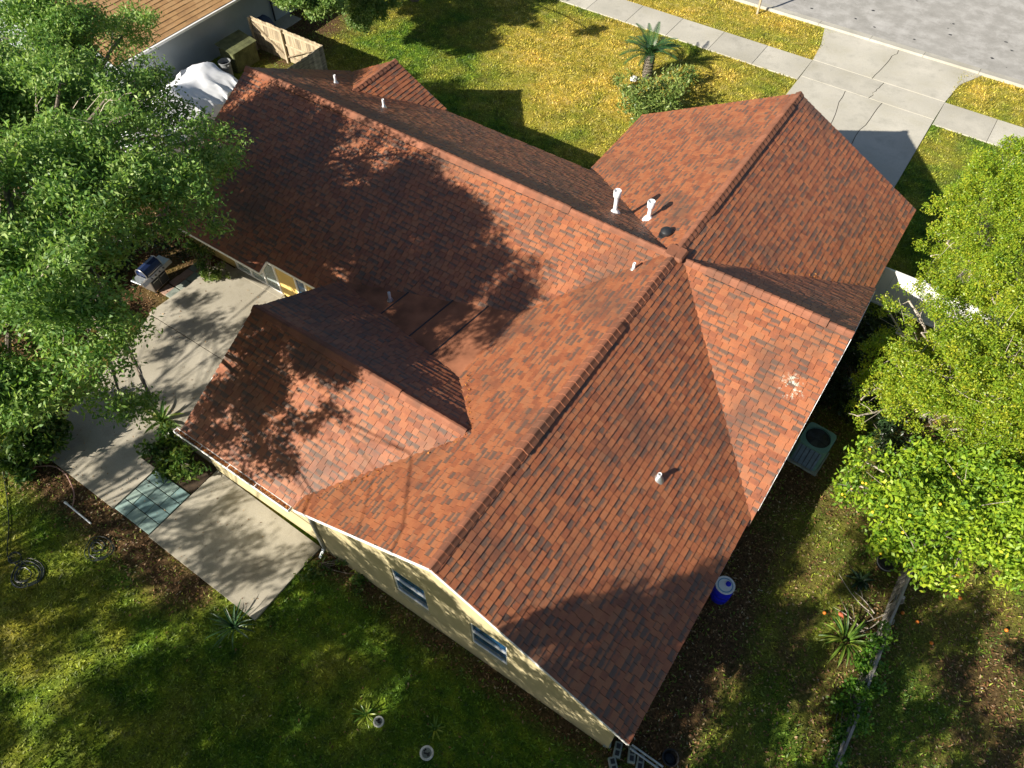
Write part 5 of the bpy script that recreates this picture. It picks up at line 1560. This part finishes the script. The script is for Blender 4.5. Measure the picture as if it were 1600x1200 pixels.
# wooden bin enclosure
be = empty('bin_enclosure', (-27.4, 5.55, 0), label='mossy wooden bin enclosure with slatted lid by the neighbour wall', cat='enclosure')
for i in range(12):
    y0 = -0.75+1.5*i/12
    m = MB(); m.box((0.52, y0+0.004, 0.03), (0.545, y0+1.5/12-0.004, 1.12)); m.build('plank', ALGAE, be)
for i in range(9):
    x0 = -0.5+1.02*i/9
    m = MB(); m.box((x0+0.004, -0.78, 0.03), (x0+1.02/9-0.004, -0.755, 1.12)); m.build('plank', ALGAE, be)
    m = MB(); m.box((x0+0.004, 0.755, 0.03), (x0+1.02/9-0.004, 0.78, 1.12)); m.build('plank', ALGAE, be)
for i in range(6):
    x0 = -0.62+1.24*i/6
    z = 1.30-0.22*(i/6)
    m = MB(); m.add([(x0, -0.85, z), (x0+0.195, -0.85, z-0.036), (x0+0.195, 0.85, z-0.036), (x0, 0.85, z), (x0, -0.85, z+0.03), (x0+0.195, -0.85, z-0.006), (x0+0.195, 0.85, z-0.006), (x0, 0.85, z+0.03)],
                  [(0, 3, 2, 1), (4, 5, 6, 7), (0, 1, 5, 4), (1, 2, 6, 5), (2, 3, 7, 6), (3, 0, 4, 7)])
    m.build('lid_board', ALGAE, be)
m = MB(); m.obox((-0.6, -0.8, 0.6), (0.56, -0.8, 0.6), 0.03, 0.08); m.build('rail', ALGAE, be)
tb = empty('trash_bin', (-27.0, 4.25, 0), label='grey open topped trash bin beside the mossy enclosure', cat='bin')
m = MB(); m.lathe([(0.24, 0), (0.30, 0.88), (0.325, 0.885), (0.325, 0.93), (0.29, 0.93), (0.27, 0.5), (0.01, 0.3)], 24); m.build('body', GREYP, tb)
m = MB(); m.lathe([(0.285, 0.6), (0.27, 0.72), (0.01, 0.76)], 16); m.build('bag', BLACKP, tb)
m = MB(); m.tube([(0.3, 0.08, 0.8), (0.36, 0.06, 0.82), (0.36, -0.06, 0.82), (0.3, -0.08, 0.8)], 0.015, 6); m.build('handle', GREYP, tb)
q = at(402, 27, 0.6)
m = MB()
gxn = 9
v = []; f = []
for i in range(gxn):
    for j in range(gxn):
        u, w = i/(gxn-1)*2-1, j/(gxn-1)*2-1
        hgt = 0.75*(1-max(abs(u), abs(w))**4)+0.05*RS.rand()
        v.append((u*0.75, w*0.55, max(0.02, hgt)))
for i in range(gxn-1):
    for j in range(gxn-1): f.append((i*gxn+j, (i+1)*gxn+j, (i+1)*gxn+j+1, i*gxn+j+1))
m.add(v, f, .5, True); o = m.build('covered_box', BLUET, label='low box under a dark blue tarpaulin behind the board gate', cat='tarpaulin'); o.location = (q[0], q[1], 0)
q = at(440, 35)
m = MB(); m.cbox((-0.7, -0.9, -0.03), (0.7, 0.9, 0.05), 0.02); o = m.build('concrete_pad', CONC, label='pale concrete pad on the ground beyond the board gate', cat='pad'); o.location = (q[0], q[1], 0)

# white tarpaulin draped over something long
tp = empty('tarp_cover', (-25.9, 0.0, 0), label='white tarpaulin draped over a long frame behind the oak', cat='tarpaulin')
tp.rotation_euler = (0, 0, math.radians(14))
m = MB(); nxg, nyg = 34, 56
LX, LY = 1.9, 3.5
v = []; f = []
for i in range(nxg):
    for j in range(nyg):
        u, w = i/(nxg-1)*2-1, j/(nyg-1)*2-1
        edge = max(abs(u)**2.2, abs(w)**5)
        ridge_h = 1.75+0.2*math.cos(w*7.5)
        z = ridge_h*(1-0.62*abs(u)**1.25)*(1-0.25*abs(w)**3)
        fold = 0.09*math.sin(w*21+2.5*math.sin(u*3))*abs(u)+0.05*math.sin(w*43+1)*abs(u)**2
        if abs(u) > 0.9 or abs(w) > 0.96: z *= 0.45
        v.append((u*LX*(1+0.03*math.sin(w*16)), w*LY*(1+0.02*math.sin(u*13)), max(0.03, z+fold+0.035*math.sin(w*67+u*9)*abs(u)+0.03*RS.rand())))
for i in range(nxg-1):
    for j in range(nyg-1): f.append((i*nyg+j, (i+1)*nyg+j, (i+1)*nyg+j+1, i*nyg+j+1))
m.add(v, f, .5, True); m.build('sheet', TARP, tp)
m = MB()
for yy in (-3.2, 0, 3.2):
    m.tube([(-1.8, yy, 0), (-1.8, yy, 0.72), (0, yy, 1.55), (1.8, yy, 0.72), (1.8, yy, 0)], 0.03, 6)
m.build('frame', GALV, tp)

# sign post by the street
q = at(1183, 22)
sp = empty('street_post', (q[0], q[1], 0), label='square pale wooden post on the verge at the kerb', cat='post')
m = MB(); m.cbox((-0.055, -0.055, -0.05), (0.055, 0.055, 2.4), 0.01); m.build('post', WOOD, sp)
m = MB(); m.cbox((-0.09, -0.3, 2.15), (0.09, 0.3, 2.45), 0.05); m.build('box', WHITE, sp)
# street tar patches are part of the road
rt = MB()
for k_ in range(46):
    x = RS.uniform(-9, 16); y = RS.uniform(27.6, 34); r_ = RS.uniform(0.03, 0.10)
    n = 7; poly = [(x+r_*RS.uniform(.6, 1.6)*math.cos(6.283*i/n), y+r_*RS.uniform(.5, 1.0)*math.sin(6.283*i/n)) for i in range(n)]
    rt.add([(a_, b_, 0.004+0.026*(b_-27.02)/10.98+0.004) for a_, b_ in poly], [tuple(range(n))])
rt.build('road_stain', BLACKP, kind='stuff', label='small dark tar spots on the street', cat='tar spots')
